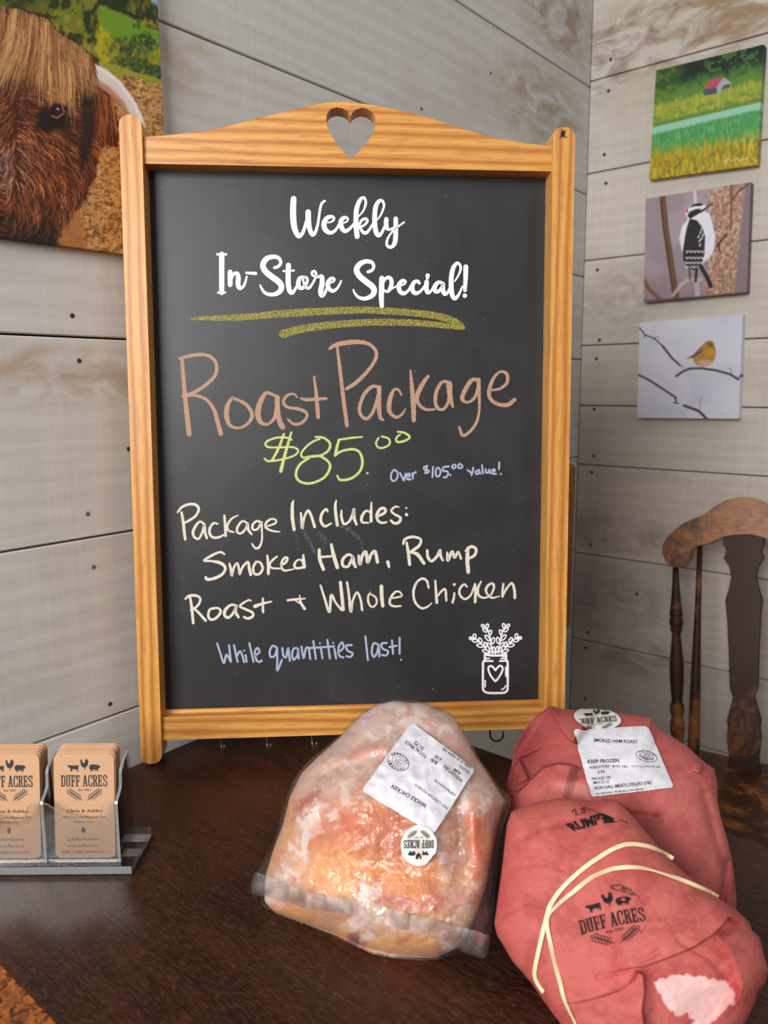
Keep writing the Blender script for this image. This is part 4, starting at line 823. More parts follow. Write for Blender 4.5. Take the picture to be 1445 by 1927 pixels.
def canvas(name, corners, depth, img, us, vs, label, side=None):
    """Stretched canvas: a painted front grid between four world corners (TL TR BR BL), wrapped sides, a back."""
    TL, TR, BR, BL = [np.asarray(c) for c in corners]; nu, nv = len(us), len(vs)
    U, Vv = np.meshgrid(us, vs); U = U.ravel()[:, None]; Vv = Vv.ravel()[:, None]
    P = (TL * (1 - U) + TR * U) * (1 - Vv) + (BL * (1 - U) + BR * U) * Vv
    px, py = proj_many(P); col = img.sample(px, py)
    F = [(j * nu + i, (j + 1) * nu + i, (j + 1) * nu + i + 1, j * nu + i + 1) for j in range(nv - 1) for i in range(nu - 1)]
    rim = [i for i in range(nu)] + [j * nu + nu - 1 for j in range(1, nv)] + [(nv - 1) * nu + i for i in range(nu - 2, -1, -1)] + [j * nu for j in range(nv - 2, 0, -1)]
    n = np.cross(TR - TL, BL - TL); n /= np.linalg.norm(n); 
    if n @ (CAM - TL) > 0: n = -n
    k = len(P); R_ = P[rim]; P = np.vstack([P, R_, R_ + n * depth]); cr = col[rim] if side is None else np.zeros((len(rim), 3)) + np.array(side); col = np.vstack([col, cr, cr]); m_ = len(rim)
    for i in range(m_): F.append((k + i, k + (i + 1) % m_, k + m_ + (i + 1) % m_, k + m_ + i))
    F.append(tuple(k + m_ + i for i in range(m_)))
    o = mk(name, P, F, M['canvas'], colors=col, origin=tuple((TL + TR + BR + BL) / 4 + n * depth))
    return tag(o, label, 'wall art')

# highland cow
im = Img(-175, -160, 325, 505, 1.4, (120, 125, 34)); X, Y = im.X, im.Y
nz = fbm(X / 22, Y / 22, 5, 1); im.fill(sstep(.42, .58, nz), (44, 54, 20)); im.fill(sstep(.55, .7, fbm(X / 12, Y / 14, 4, 2)), (160, 150, 40), .7); im.fill(sstep(60, 0, Y) * sstep(150, 60, X), (60, 66, 26), .6)
im.poly([(186, 8), (215, 18), (285, 52), (330, 72), (330, 120), (262, 98), (235, 84), (205, 72), (186, 62)], (112, 152, 34), 1, 4, 4); im.poly([(190, -200), (330, -200), (330, 62), (270, 40), (215, 17), (196, 4)], (36, 52, 22), 1, 3, 6)
for _ in range(60): x, y = random.uniform(240, 320), random.uniform(-10, 48); im.stroke([(x, y), (x + 1, y + 3)], random.uniform(4, 9), random.choice([(150, 140, 40), (70, 90, 30), (30, 44, 18), (190, 150, 50)]), .5)
im.poly([(262, -200), (310, -200), (300, 6), (284, 4)], (170, 190, 215), .9, 4, 3)
im.poly([(184, 45), (206, 60), (212, 110), (190, 125), (180, 90)], (196, 178, 26), .8, 8, 8)
for _ in range(260):
    x, y = random.uniform(195, 315), random.uniform(70, 145)
    im.stroke([(x, y), (x + random.uniform(-3, 3), y + 4)], random.uniform(4, 9), random.choice([(150, 148, 34), (176, 164, 40), (90, 104, 34), (64, 84, 30)]), .55)
for (cx_, cy_, r) in ((268, 78, 22), (256, 122, 17), (292, 132, 11), (240, 92, 10)):
    for _ in range(70): a, q = random.uniform(0, 6.3), r * math.sqrt(random.random()); im.stroke([(cx_ + q * math.cos(a), cy_ + q * .8 * math.sin(a)), (cx_ + q * math.cos(a) + 1, cy_ + q * .8 * math.sin(a) + 2)], 6, random.choice([(52, 76, 36), (70, 96, 44), (40, 60, 30), (96, 112, 40)]), .6)
im.poly([(185, 116), (240, 130), (330, 158), (330, 600), (60, 600), (120, 300), (178, 170)], (198, 146, 84), 1, 4, 5); im.poly([(192, 118), (250, 134), (330, 158), (330, 172), (255, 150), (200, 140)], (150, 158, 44), .9, 5, 4)
soil = (Y > 130 + .22 * (X - 185)) & (X > 100); n1 = fbm(X / 9, Y / 6, 4, 3); im.fill(soil * sstep(.5, .66, n1), (128, 82, 44), .75); im.fill(soil * sstep(.58, .74, fbm(X / 5, Y / 4, 3, 6)), (232, 190, 130), .7); im.fill(soil * sstep(.62, .72, fbm(X / 4, Y / 3, 3, 9)), (86, 54, 32), .7)
for _ in range(160):
    x, y = random.uniform(140, 320), random.uniform(260, 480); a = random.uniform(-.6, .6); im.stroke([(x, y), (x + 9 * math.cos(a), y + 9 * math.sin(a))], 1.2, random.choice([(236, 200, 140), (110, 70, 40), (220, 170, 104)]), .6)
head = [(-200, 6), (-60, 14), (0, 12), (40, 18), (70, 24), (92, 38), (112, 62), (150, 84), (178, 108), (184, 128), (178, 150), (190, 166), (212, 190), (222, 230), (224, 276), (196, 272), (186, 290), (178, 330), (158, 380), (132, 414), (100, 440), (40, 470), (-200, 480)]
im.poly(head, (74, 34, 18), 1, 3, 6, 12)
im.poly([(100, 405), (150, 396), (165, 480), (110, 480)], (176, 110, 58), .8, 10, 6)
im.poly([(-200, 380), (0, 392), (60, 408), (112, 424), (108, 500), (-200, 500)], (34, 24, 26), .95, 12, 8)
for _ in range(3200):      # face and muzzle fur
    x, y = random.uniform(-170, 184), random.uniform(170, 425)
    if x > 184 - max(0, y - 262) * .42: continue
    a = math.radians((22 + (y - 240) * .34 if x > 30 else 112 - (y - 240) * .1) + random.uniform(-13, 13)); L = random.uniform(18, 46); cv = random.uniform(.1, .7)
    cl_ = float(fbm(np.array(x / 26), np.array(y / 18), 3, 12)); lum = .3 + 1.15 * cl_ - .35 * (y > 385) - .4 * math.exp(-((x - 120) ** 2 + (y - 225) ** 2) / 1300)
    c = np.array(random.choice([(196, 112, 62), (166, 84, 42), (128, 58, 28), (220, 140, 84), (80, 34, 18)])) * min(1.1, max(.2, lum))
    if -10 < x < 50 and 270 < y < 350 and random.random() < .5: c = np.array((224, 180, 164)) * random.uniform(.6, 1)
    im.stroke([(x, y), (x + .35 * L * math.cos(a), y + .35 * L * math.sin(a)), (x + .7 * L * math.cos(a + cv * .5), y + .7 * L * math.sin(a + cv * .5)), (x + L * math.cos(a + cv), y + L * math.sin(a + cv))], 2.0, c, .8, .6)
im.poly([(70, 214), (92, 196), (120, 194), (132, 210), (124, 236), (96, 250), (66, 244)], (26, 14, 10), .9, 12, 4)
for _ in range(260):       # ear strands
    x = random.uniform(172, 212); y0_ = 158 + (x - 172) * .8; L = random.uniform(40, 100); im.stroke([(x, y0_), (x + 4, y0_ + L * .5), (x + random.uniform(-2, 14), min(284, y0_ + L))], 2, random.choice([(60, 24, 12), (120, 52, 20), (186, 96, 36), (214, 120, 50), (40, 18, 12)]), .7, .7)
im.poly([(150, 168), (178, 170), (182, 240), (168, 300), (150, 330), (152, 230)], (34, 16, 10), .75, 12, 5)
im.poly([(164, 124), (178, 120), (202, 131), (228, 154), (251, 184), (267, 214), (275, 240), (252, 240), (244, 216), (226, 192), (203, 170), (178, 156)], (234, 218, 208), 1, 2.5); im.poly([(176, 146), (206, 163), (234, 192), (250, 226), (244, 230), (228, 200), (203, 176), (178, 160)], (190, 126, 100), .85, 7); im.stroke([(186, 128), (220, 152), (252, 194), (266, 228)], 5, (252, 247, 244), .7)
for _ in range(2600):      # fringe
    t = random.random(); x = -170 + 345 * t; ytop = np.interp(x, [-170, 0, 40, 90, 112, 150, 178], [8, 12, 18, 36, 62, 84, 110]); y = ytop + abs(random.gauss(0, 30))
    L = random.uniform(50, 125) * (1 if x < 120 else .5); k = (x - 95) / 90.0; bend = (max(-1.2, min(.5, k)) * 34 + random.uniform(-12, 12)) if x < 120 else random.uniform(-4, 16)
    cl_ = float(fbm(np.array((x + .35 * y) / 13), np.array(y / 60), 3, 14)); tone = min(1, max(0, random.gauss(.42, .25) + (.55 - cl_) * 1.6))
    c = np.array((226, 176, 116)) * (1 - tone) + np.array((104, 54, 26)) * tone
    ye = min(y + L, 238 - max(0, x - 128) * 1.5 - (30 if x < 20 else 0) * random.random() - (42 if 84 < x < 128 else 0)); q = ye - y
    if q < 6: continue
    im.stroke([(x, y), (x + bend * .08 + 2, y + q * .25), (x + bend * .3 + 2, y + q * .5), (x + bend * .65, y + q * .75), (x + bend, ye)], 2.0, c, .85, .7)
for _ in range(70):
    x = random.uniform(88, 140); y = random.uniform(110, 150); im.stroke([(x, y), (x + 3, y + 35), (x + random.uniform(-3, 6), y + random.uniform(60, 75)), (x + random.uniform(-6, 10), random.uniform(170, 196) if x < 124 else random.uniform(200, 245))], 1.7, random.choice([(232, 186, 124), (200, 144, 86), (150, 92, 50)]), .8, .6)
im.poly([(92, 202), (104, 194), (120, 196), (128, 208), (120, 224), (100, 224), (90, 214)], (40, 20, 14), .85, 6, 3)
for (r, c) in ((9, (18, 10, 10)), (6.5, (50, 26, 18))): im.stroke([(108, 208), (109, 209)], 2 * r, c)
im.stroke([(98, 218), (108, 222), (118, 214)], 3, (190, 120, 100), .9); im.stroke([(108, 205), (110, 205)], 3, (230, 225, 220), .9); im.stroke([(116, 196), (120, 210)], 3, (176, 120, 84), .8)
xc = XL + .0105; yR = on_x(306, 200, xc)[1]; zB = (on_x(5, 448, xc)[2] + on_x(228, 475, xc)[2]) / 2; yL = on_x(-165, 200, xc)[1]; zT = on_x(296, -130, xc)[2]
yv = on_x(-4, 200, xc)[1]; zv = on_x(200, -3, xc)[2]
us = np.concatenate([np.linspace(0, (yv - yL) / (yR - yL), 20)[:-1], np.linspace((yv - yL) / (yR - yL), 1, 330)]); vs = np.concatenate([np.linspace(0, (zT - zv) / (zT - zB), 16)[:-1], np.linspace((zT - zv) / (zT - zB), 1, 480)])
canvas('canvas_print', [(xc, yL, zT), (xc, yR, zT), (xc, yR, zB), (xc, yL, zB)], .0100, im, us, vs, 'large canvas print of a shaggy brown horned cow on the left wall')

ycan = YR - .020
def small(q, img, label, side=None):
    return canvas('canvas_print', [on_y(*p, ycan) for p in q], .0195, img, np.linspace(0, 1, 240), np.linspace(0, 1, 240), label, side)
# green valley with a red-roofed shed
im = Img(1205, 70, 1450, 350, 1.6, (90, 130, 48)); X = im.X; Y = im.Y + .235 * (im.X - 1234)
n1 = fbm(X / 10, Y / 8, 4, 1); n2 = fbm(X / 5, Y / 18, 4, 2); n3 = fbm(X / 3, Y / 12, 3, 4)
im.fill(sstep(186, 160, Y + 26 * (n1 - .5)), (40, 84, 36)); im.fill(sstep(172, 150, Y + 30 * (n1 - .5)) * sstep(1262, 1300, X), (20, 32, 24)); im.fill(sstep(.52, .62, fbm(X / 7, Y / 7, 3, 5)) * sstep(190, 165, Y) * sstep(1300, 1340, X), (70, 122, 56), .8)
im.fill(sstep(.5, .65, n1) * sstep(200, 150, Y) * sstep(1300, 1260, X), (104, 122, 44), .7); im.fill(sstep(192, 204, Y) * sstep(236, 226, Y), (152, 166, 58), .9); im.fill(sstep(.5, .62, n2) * sstep(186, 200, Y) * sstep(240, 226, Y), (186, 182, 60), .7); im.fill(sstep(.54, .64, fbm(X / 9, Y / 5, 3, 7)) * sstep(206, 215, Y) * sstep(242, 230, Y), (104, 136, 46), .7)
im.fill(sstep(243, 250, Y) , (74, 152, 82)); im.fill(sstep(236, 240, Y) * sstep(255, 249, Y + 5 * (n2 - .5)), (152, 204, 178)); im.fill(sstep(.5, .66, n3) * sstep(252, 262, Y) * sstep(300, 270, Y), (122, 190, 140), .6)
im.fill(sstep(278, 312, Y + 34 * (n2 - .5) - .12 * (X - 1320)), (172, 152, 30)); im.fill(sstep(.5, .6, n3) * sstep(276, 310, Y), (214, 184, 46), .8); im.fill(sstep(.56, .66, fbm(X / 3, Y / 9, 3, 11)) * sstep(290, 320, Y), (110, 104, 26), .7)
im.poly([(1324.5, 168.5), (1334, 150), (1362, 144.5), (1348.5, 164.5)], (178, 84, 92)); im.poly([(1324.5, 168), (1348.5, 164), (1349.5, 176), (1325, 180)], (78, 80, 96)); im.poly([(1348.5, 164), (1362, 145), (1375, 155), (1374, 163), (1349.5, 176)], (168, 168, 186)); im.poly([(1356, 170), (1362, 160), (1373, 158), (1374, 164)], (60, 84, 50), .9)
for q in ([(1362, 305), (1372, 299), (1376, 303)], [(1378, 302), (1388, 297), (1390, 302), (1398, 299)], [(1400, 300), (1408, 297)]): im.stroke(q, 1.6, (236, 230, 190), .8)
small([(1234.5, 132.6), (1437, 83.5), (1424.5, 310), (1221.7, 338)], im, 'small square canvas of a green valley with a red-roofed shed, topmost of three')
# woodpecker
Z5 = lambda x, y: (1150 + x / 3.78, 320 + y / 3.78)
def Q(*p): return [Z5(*q) for q in p]
im = Img(1200, 335, 1425, 580, 2.0, (156, 138, 146)); X, Y = im.X, im.Y
n1 = fbm(X / 40, Y / 60, 3, 1); im.fill(sstep(.4, .65, n1), (176, 160, 168), .7); im.fill(sstep(500, 570, Y), (134, 108, 116), .5)
im.stroke(Q((595, 150), (598, 240)), 6, (216, 208, 212), .9); im.stroke(Q((365, 180), (385, 400), (415, 600), (460, 900)), 12, (112, 78, 58)); im.stroke(Q((352, 180), (372, 400), (402, 600), (440, 890)), 3, (70, 46, 36), .8); im.stroke(Q((225, 770), (270, 850), (340, 915)), 8, (128, 90, 68)); im.stroke(Q((440, 890), (500, 810), (560, 775), (640, 780)), 6, (206, 184, 184), .8); im.stroke(Q((605, 790), (615, 900)), 10, (200, 176, 174), .8)
im.poly(Q((690, 100), (960, 60), (940, 300), (905, 560), (870, 900), (690, 900), (660, 820), (700, 700), (740, 560), (735, 380), (700, 250)), (178, 138, 116), 1, 2)
tr = fbm(X / 4, Y / 3, 4, 3); tm = (X > 1328); im.fill(tm * sstep(.5, .6, tr) * (X < 1398), (120, 84, 66), .6); im.fill(tm * sstep(.56, .66, fbm(X / 3, Y / 5, 3, 4)) * (X < 1398), (226, 196, 176), .7); im.fill(sstep(1388, 1396, X - .1 * (450 - Y)), (136, 116, 124))
im.stroke(Q((850, 100), (855, 250), (850, 420)), 5, (110, 76, 62), .8); im.stroke(Q((860, 210), (910, 150), (975, 100)), 3.5, (92, 62, 54), .9)
im.poly(Q((545, 350), (505, 400), (484, 480), (500, 570), (530, 620), (650, 660), (700, 625), (732, 560), (741, 480), (722, 385), (700, 310), (660, 290), (600, 320)), (232, 232, 240), 1, 1.5)
im.poly(Q((560, 345), (610, 358), (650, 410), (668, 480), (662, 600), (640, 690), (590, 715), (540, 690), (512, 640), (510, 570), (524, 480), (540, 400)), (34, 30, 34), 1, 1.5)
for (y, n) in ((575, 5), (620, 6), (655, 5), (685, 4)):
    for i in range(n): x = 522 + i * 27 + (y % 3) * 5; im.stroke(Q((x, y), (x + 9, y + 12), (x + 18, y + 2)), 2.2, (232, 228, 230), .9)
for q in ((618, 480), (632, 450), (640, 425), (625, 510), (640, 495), (648, 470), (628, 540)): im.stroke(Q(q, (q[0] + 8, q[1] - 14)), 2.4, (236, 234, 236), .95)
im.poly(Q((530, 320), (528, 285), (560, 250), (610, 235), (655, 240), (680, 262), (640, 310), (590, 345), (545, 350)), (238, 238, 242), 1, 1.5); im.poly(Q((545, 270), (580, 245), (620, 234), (660, 242), (640, 256), (590, 258)), (28, 26, 30), 1, 1.2); im.poly(Q((540, 325), (560, 295), (600, 278), (640, 274), (630, 300), (590, 325), (560, 345)), (28, 26, 30), 1, 1.2); im.poly(Q((530, 280), (546, 272), (550, 300), (532, 306)), (226, 70, 62), 1, 1.2); im.stroke(Q((640, 296), (680, 265), (716, 238)), 4.5, (44, 40, 42), 1, 2); im.stroke(Q((560, 345), (600, 320), (640, 296)), 2, (40, 36, 38))
im.stroke(Q((640, 690), (680, 760), (708, 825)), 8, (30, 28, 32)); im.stroke(Q((608, 700), (600, 790)), 5, (40, 36, 40)); im.stroke(Q((555, 690), (562, 780)), 3, (70, 60, 64)); im.stroke(Q((750, 540), (775, 510), (820, 455)), 4, (70, 58, 58)); im.stroke(Q((765, 520), (772, 575)), 3, (70, 58, 58)); im.stroke(Q((232, 930), (600, 905), (965, 868)), 3, (96, 70, 74), .8)
small([(1214.8, 374.2), (1412.5, 342.5), (1405, 550.5), (1211.4, 568.7)], im, 'small square canvas of a black and white woodpecker, middle of three', (110, 90, 98))
# goldfinch
im = Img(1190, 580, 1410, 800, 2.0, (222, 222, 234)); X, Y = im.X, im.Y
im.fill(sstep(.45, .7, fbm(X / 50, Y / 40, 3, 2)), (206, 208, 226), .6); im.fill(sstep(660, 600, Y) * sstep(1300, 1340, X), (206, 206, 226), .5)
dk = (74, 64, 64)
im.stroke(Q((200, 1120), (240, 1172), (310, 1200), (365, 1252)), 2.6, dk, .9); im.stroke(Q((365, 1252), (430, 1335), (490, 1390)), 4.5, dk, .95, 3.4); im.stroke(Q((490, 1390), (516, 1402)), 2, dk, .5); im.stroke(Q((240, 1172), (236, 1190)), 2.2, dk); im.stroke(Q((300, 1196), (335, 1186)), 1.4, dk, .7)
im.stroke(Q((190, 1456), (260, 1488), (360, 1552), (462, 1620)), 4, dk, .9); im.stroke(Q((455, 1620), (462, 1655)), 3, dk, .9); im.stroke(Q((445, 1655), (480, 1660)), 2.5, dk, .8); im.stroke(Q((520, 1676), (620, 1712), (675, 1765)), 5, dk, .95); im.stroke(Q((632, 1700), (630, 1640), (645, 1610)), 1.6, (130, 126, 140), .7)
im.stroke(Q((462, 1466), (510, 1432), (560, 1412), (640, 1410), (740, 1424), (845, 1452), (905, 1490)), 4.2, (84, 70, 68)); im.stroke(Q((862, 1458), (848, 1412), (836, 1410)), 1.8, (120, 110, 116), .8); im.stroke(Q((900, 1490), (925, 1452)), 2.4, (84, 70, 68))
im.poly(Q((578, 1335), (620, 1280), (660, 1232), (700, 1214), (728, 1226), (738, 1262), (745, 1310), (728, 1362), (690, 1388), (650, 1398), (600, 1384)), (190, 138, 70), 1, 2); im.poly(Q((610, 1360), (680, 1350), (720, 1360), (690, 1390), (640, 1398)), (222, 200, 180), .7, 6); im.poly(Q((690, 1270), (738, 1268), (742, 1310), (700, 1320), (670, 1300)), (206, 166, 40), .9, 5); im.poly(Q((668, 1226), (705, 1214), (726, 1230), (722, 1262), (690, 1260)), (138, 104, 44), .8, 4)
for q in (((640, 1262), (580, 1325)), ((650, 1285), (572, 1335)), ((630, 1295), (545, 1340))): im.stroke(Q(*q), 2.4, (84, 70, 60), .8)
im.stroke(Q((706, 1246), (709, 1247)), 2.6, (30, 24, 20)); im.stroke(Q((726, 1262), (736, 1270)), 2.4, (150, 110, 70)); im.stroke(Q((650, 1395), (655, 1412)), 1.4, (150, 110, 90)); im.stroke(Q((770, 1742), (800, 1735), (850, 1736)), 1.2, (190, 188, 200), .8)
small([(1203, 607.3), (1397.5, 592.5), (1389.5, 788), (1199, 786.5)], im, 'small square canvas of a yellow finch on a branch, lowest of three')

# ------------------------------------------------------------------ acrylic card holder and business cards
def edged(o, thick_axis):
    o.data.materials.append(M['acrylic_edge'])
    for p in o.data.polygons:
        if abs(p.normal[thick_axis]) < .7: p.material_index = 1
    return o
def fr(p): p = np.asarray(p) - np.array([0, 0, TZ]); return np.array([p @ RH, p @ FH, p[2]])
hr, hb, hl = fr(on_z(247, 1646)), fr(on_z(289, 1569)), fr(on_z(-60, 1646))
HX0, HX1, HY0, HY1 = hl[0], (hr[0] + hb[0]) / 2, hr[1], hb[1]
MH = Matrix([[RH[i], FH[i], (0, 0, 1)[i], (RH * (HX0 + HX1) / 2 + FH * (HY0 + HY1) / 2 + np.array([0, 0, TZ]))[i]] for i in range(3)] + [[0, 0, 0, 1]])
ox, oy = (HX0 + HX1) / 2, (HY0 + HY1) / 2
holder = thing('card_holder', 'clear acrylic two-pocket business card holder on the table by the left wall', 'card holder', MH)
BH = .0075; CT = math.radians(7.5)
bevel(MB().box(HX0 - ox, HX1 - ox, HY0 - oy, HY1 - oy, .0002, BH).build('base', M['acrylic'], holder, local=True), .0008, 2); edged(bpy.data.objects['base'], 2)
cf = fr(on_z(161, 1613.5, BH + .001)); cl = fr(on_z(22, 1613.5, BH + .001)); yf = cf[1]
DV0 = yf - .0055; DVb = yf + .030
def div(x):
    pr = [(DV0, BH + .0002), (DV0 + .001, .0595), (DV0 + .0022, .0615), (DV0 + .010, .0655), (DV0 + .0135, .0690), (DV0 + .0145, .0745), (DV0 + .0150, .0800), (DV0 + .0175, .0835), (DV0 + .024, .0870), (DVb - .002, .0905), (DVb, .0900), (DVb + .004, BH + .0002)]
    o = MB().prism([(a - oy, b) for a, b in pr], x - .00125 - ox, x + .00125 - ox, axes=(1, 2, 0)).build('divider', M['acrylic'], holder, local=True); edged(o, 0)
dxs = [cl[0] - .0305, (cl[0] + cf[0]) / 2, cf[0] + .0305]
for x in dxs: div(x)
o = MB().box(dxs[0] + .0015 - ox, dxs[2] - .0015 - ox, DVb - .0022 - oy, DVb - oy, BH + .0002, .080).build('back_panel', M['acrylic'], holder, local=True); edged(o, 1)
for a, b in zip(dxs[:-1], dxs[1:]):
    xl, xr = a + .0015, b - .0015; w = xr - xl
    topc = [(xl, .0605), (xl + .05 * w, .0600), (xl + .12 * w, .0570), (xl + .25 * w, .0525), (xl + .45 * w, .0480), (xl + .6 * w, .0455), (xl + .7 * w, .0450), (xl + .77 * w, .0470), (xl + .81 * w, .0530), (xl + .83 * w, .0580), (xl + .87 * w, .0602), (xr, .0605)]
    topc = [tuple(v) for v in spline(topc, .002)]
    o = MB().prism([(x - ox, z) for x, z in topc] + [(xr - ox, BH + .0002), (xl - ox, BH + .0002)], DV0 - oy, DV0 + .0022 - oy).build('pocket_front', M['acrylic'], holder, local=True); edged(o, 1)
CW, CH_ = .0508, .0889
def card_outline(r=.005):
    pts = []
    for (cx_, cz_, a0) in ((CW / 2 - r, CH_ - r, 0), (-CW / 2 + r, CH_ - r, 90), (-CW / 2 + r, r, 180), (CW / 2 - r, r, 270)):
        pts += [(cx_ + r * math.cos(math.radians(a0 + t)), cz_ + r * math.sin(math.radians(a0 + t))) for t in (0, 22, 45, 68, 90)]
    return pts
upv = FH * math.sin(CT) + np.array([0, 0, math.cos(CT)]); nb = FH * math.cos(CT) - np.array([0, 0, math.sin(CT)])
def card_frame(x, y, z, yaw=0.0):
    r = RH * math.cos(yaw) + nb * math.sin(yaw); n_ = np.cross(upv, r); p = RH * x + FH * y + np.array([0, 0, TZ + z])
    return Matrix([[r[i], n_[i], upv[i], p[i]] for i in range(3)] + [[0, 0, 0, 1]])
cm = MB().prism(card_outline(), 0, .0005)
for (side, xx) in (('left', cl[0]), ('right', cf[0])):
    o = cm.build('business_card', M['kraft'], None, local=True, origin=card_frame(xx, yf, BH + .0006))
    tag(o, 'front kraft business card with farm logo in the %s pocket of the holder' % side, 'business card')
    k_ = .0889 / 905; A = Art(.0004)
    logo(A, lambda u, v: (u * 400 * k_ + 2 * k_, 235 * k_ - v * 400 * k_))
    yb = lambda y: (y - 250) * k_
    A.ctext('Chris & Ashley', 3 * k_, yb(757), 310 * k_, 26 * k_, .012); A.ctext('784 Serpent Mounds Rd', -10 * k_, yb(809), 368 * k_, 22 * k_); A.ctext('Keene, ON', -10 * k_, yb(849), 160 * k_, 22 * k_)
    A.poly([(-13 * k_ + 17 * k_ * math.cos(t) * (1 - .16 * math.sin(t)), yb(912) - 26 * k_ * math.sin(t)) for t in np.linspace(0, 6.283, 25)[:-1]])
    A.ctext('@duffacres.keene', -18 * k_, yb(1001), 275 * k_, 24 * k_); A.ctext('www.duffacres.ca', -22 * k_, yb(1058), 268 * k_, 24 * k_); A.ctext('duffacres@hotmail.com', -24 * k_, yb(1111), 368 * k_, 25 * k_)
    Vl = [(v[0], -.00012 - 1e-6 * (k % 40), CH_ - v[1]) for v, k in zip(A.V, A.K)]
    mk('card_printing', Vl, A.F, M['ink'], o, local=True)
    src = None
    for i in range(1, 11):
        fm = card_frame(xx + .0004 + random.uniform(-.0005, .0009), yf + .0014 * i, BH + .0006 + .0009 * ((i * 7) % 5) / 4 + .00025 * i, random.uniform(-.003, .003))
        if src is None: src = cm.build('business_card', M['kraft'], None, local=True, origin=fm); c = src
        else: c = src.copy(); COL.objects.link(c); c.matrix_world = fm
        tag(c, 'kraft business card stacked behind the front card in the %s pocket of the holder' % side, 'business card', 'kraft business cards in the %s pocket' % side)
# ------------------------------------------------------------------ packed meats: closed bodies resting on the table
def outline(poly, n, smooth=3):
    P = np.array(poly, float); P = np.vstack([P, P[:1]]); L = np.concatenate([[0], np.cumsum(np.hypot(*np.diff(P, axis=0).T))])
    t = np.linspace(0, L[-1], n + 1)[:-1]; Q_ = np.stack([np.interp(t, L, P[:, 0]), np.interp(t, L, P[:, 1])], 1)
    for _ in range(smooth): Q_ = (np.roll(Q_, 1, 0) + 2 * Q_ + np.roll(Q_, -1, 0)) / 4
    return Q_
def plane3(a, b, c):
    A_, B_, C_ = [on_z(*q) for q in (a, b, c)]; n = np.cross(B_ - A_, C_ - A_); return A_, n / np.linalg.norm(n)
class Body: pass
def mound(poly, pl, Hh, detail, center, nt=420, nr=130, power=2.0, backd=.06, smooth=3, rim=12):
    E_ = outline(poly, nt, smooth); c = np.array(center, float); p0, n = pl
    s_ = np.linspace(0, 1, nr + 1)[1:]; r = 1 - (1 - s_) ** 1.45
    PX = c[0] + (E_[:, 0] - c[0]) * r[:, None]; PY = c[1] + (E_[:, 1] - c[1]) * r[:, None]
    PX = np.concatenate([[c[0]], PX.ravel()]); PY = np.concatenate([[c[1]], PY.ravel()]); RR = np.concatenate([[0], np.repeat(r, nt)])
    d = rays(PX, PY); d /= np.linalg.norm(d, axis=1)[:, None]
    D0 = ((p0 - CAM) @ n) / (d @ n); b = Hh * np.sqrt(np.clip(1 - RR ** power, 0, 1))
    D = D0 - b - detail(PX, PY) * (1 - RR ** rim)
    DT = (TZ + .0006 - CAM[2]) / d[:, 2]; D = np.minimum(D, DT)
    V = CAM + d * D[:, None]
    F = [(0, 1 + i, 1 + (i + 1) % nt) for i in range(nt)]
    for j in range(nr - 1):
        a, q = 1 + j * nt, 1 + (j + 1) * nt; F += [(a + i, q + i, q + (i + 1) % nt, a + (i + 1) % nt) for i in range(nt)]
    front = len(V); ring = 1 + (nr - 1) * nt; VB = [V]; prev = ring; nb_ = 10; cnt = front
    edge = V[ring:ring + nt]; cen = edge.mean(0)
    for k in range(1, nb_):
        s = k / nb_; q = cen + (edge - cen) * (1 - s); q = q + FH * backd * math.sqrt(1 - (1 - s) ** 2); q[:, 2] = np.maximum(TZ + (q[:, 2] - TZ) * (1 - .97 * math.sin(s * math.pi / 2)), TZ + .0006)
        VB.append(q); F += [(prev + i, cnt + i, cnt + (i + 1) % nt, prev + (i + 1) % nt) for i in range(nt)]; prev = cnt; cnt += nt
    q = cen + FH * backd; q[2] = TZ + .0006; VB.append(q[None]); F += [(prev + i, cnt, prev + (i + 1) % nt) for i in range(nt)]
    B = Body(); B.V = np.vstack(VB); B.F = [f[::-1] for f in F]; B.front = front; B.px = np.concatenate([PX, np.full(len(B.V) - front, c[0])]); B.py = np.concatenate([PY, np.full(len(B.V) - front, c[1])])
    bx, by = proj_many(B.V[front:]); B.px[front:] = bx; B.py[front:] = by
    B.bvh = BVHTree.FromPolygons(B.V.tolist(), B.F); B.pl = pl
    return B
def stick(B):
    def f(px, py):
        d = Vector(ray(px, py)).normalized(); h = B.bvh.ray_cast(Vector(CAM), d)
        if h[0] is None:
            p = on_plane(px, py, *B.pl); return p, -np.array(d)
        nrm = np.array(h[1]); 
        if nrm @ np.array(d) > 0: nrm = -nrm
        return np.array(h[0]), nrm * .5 - np.array(d) * .5
    return f
def gau(x, y, cx_, cy_, rx, ry=None, rot=0):
    ry = ry or rx; c, s = math.cos(math.radians(rot)), math.sin(math.radians(rot)); u = (x - cx_) * c + (y - cy_) * s; v = -(x - cx_) * s + (y - cy_) * c
    return np.exp(-(u / rx) ** 2 - (v / ry) ** 2)
def step_crease(x, y, pts, h, L, side=1, soft=1.6):
    d, sd, al = seg_dist(x, y, pts); s = d * sd * side; h = h * sstep(0, .12, al) * sstep(1, .82, al)
    return h * np.where(s > 0, np.exp(-s / L) * np.clip(s / soft, 0, 1), 0)
def groove(x, y, pts, h, w):
    d, _, _ = seg_dist(x, y, pts); return -h * np.exp(-(d / w) ** 2)
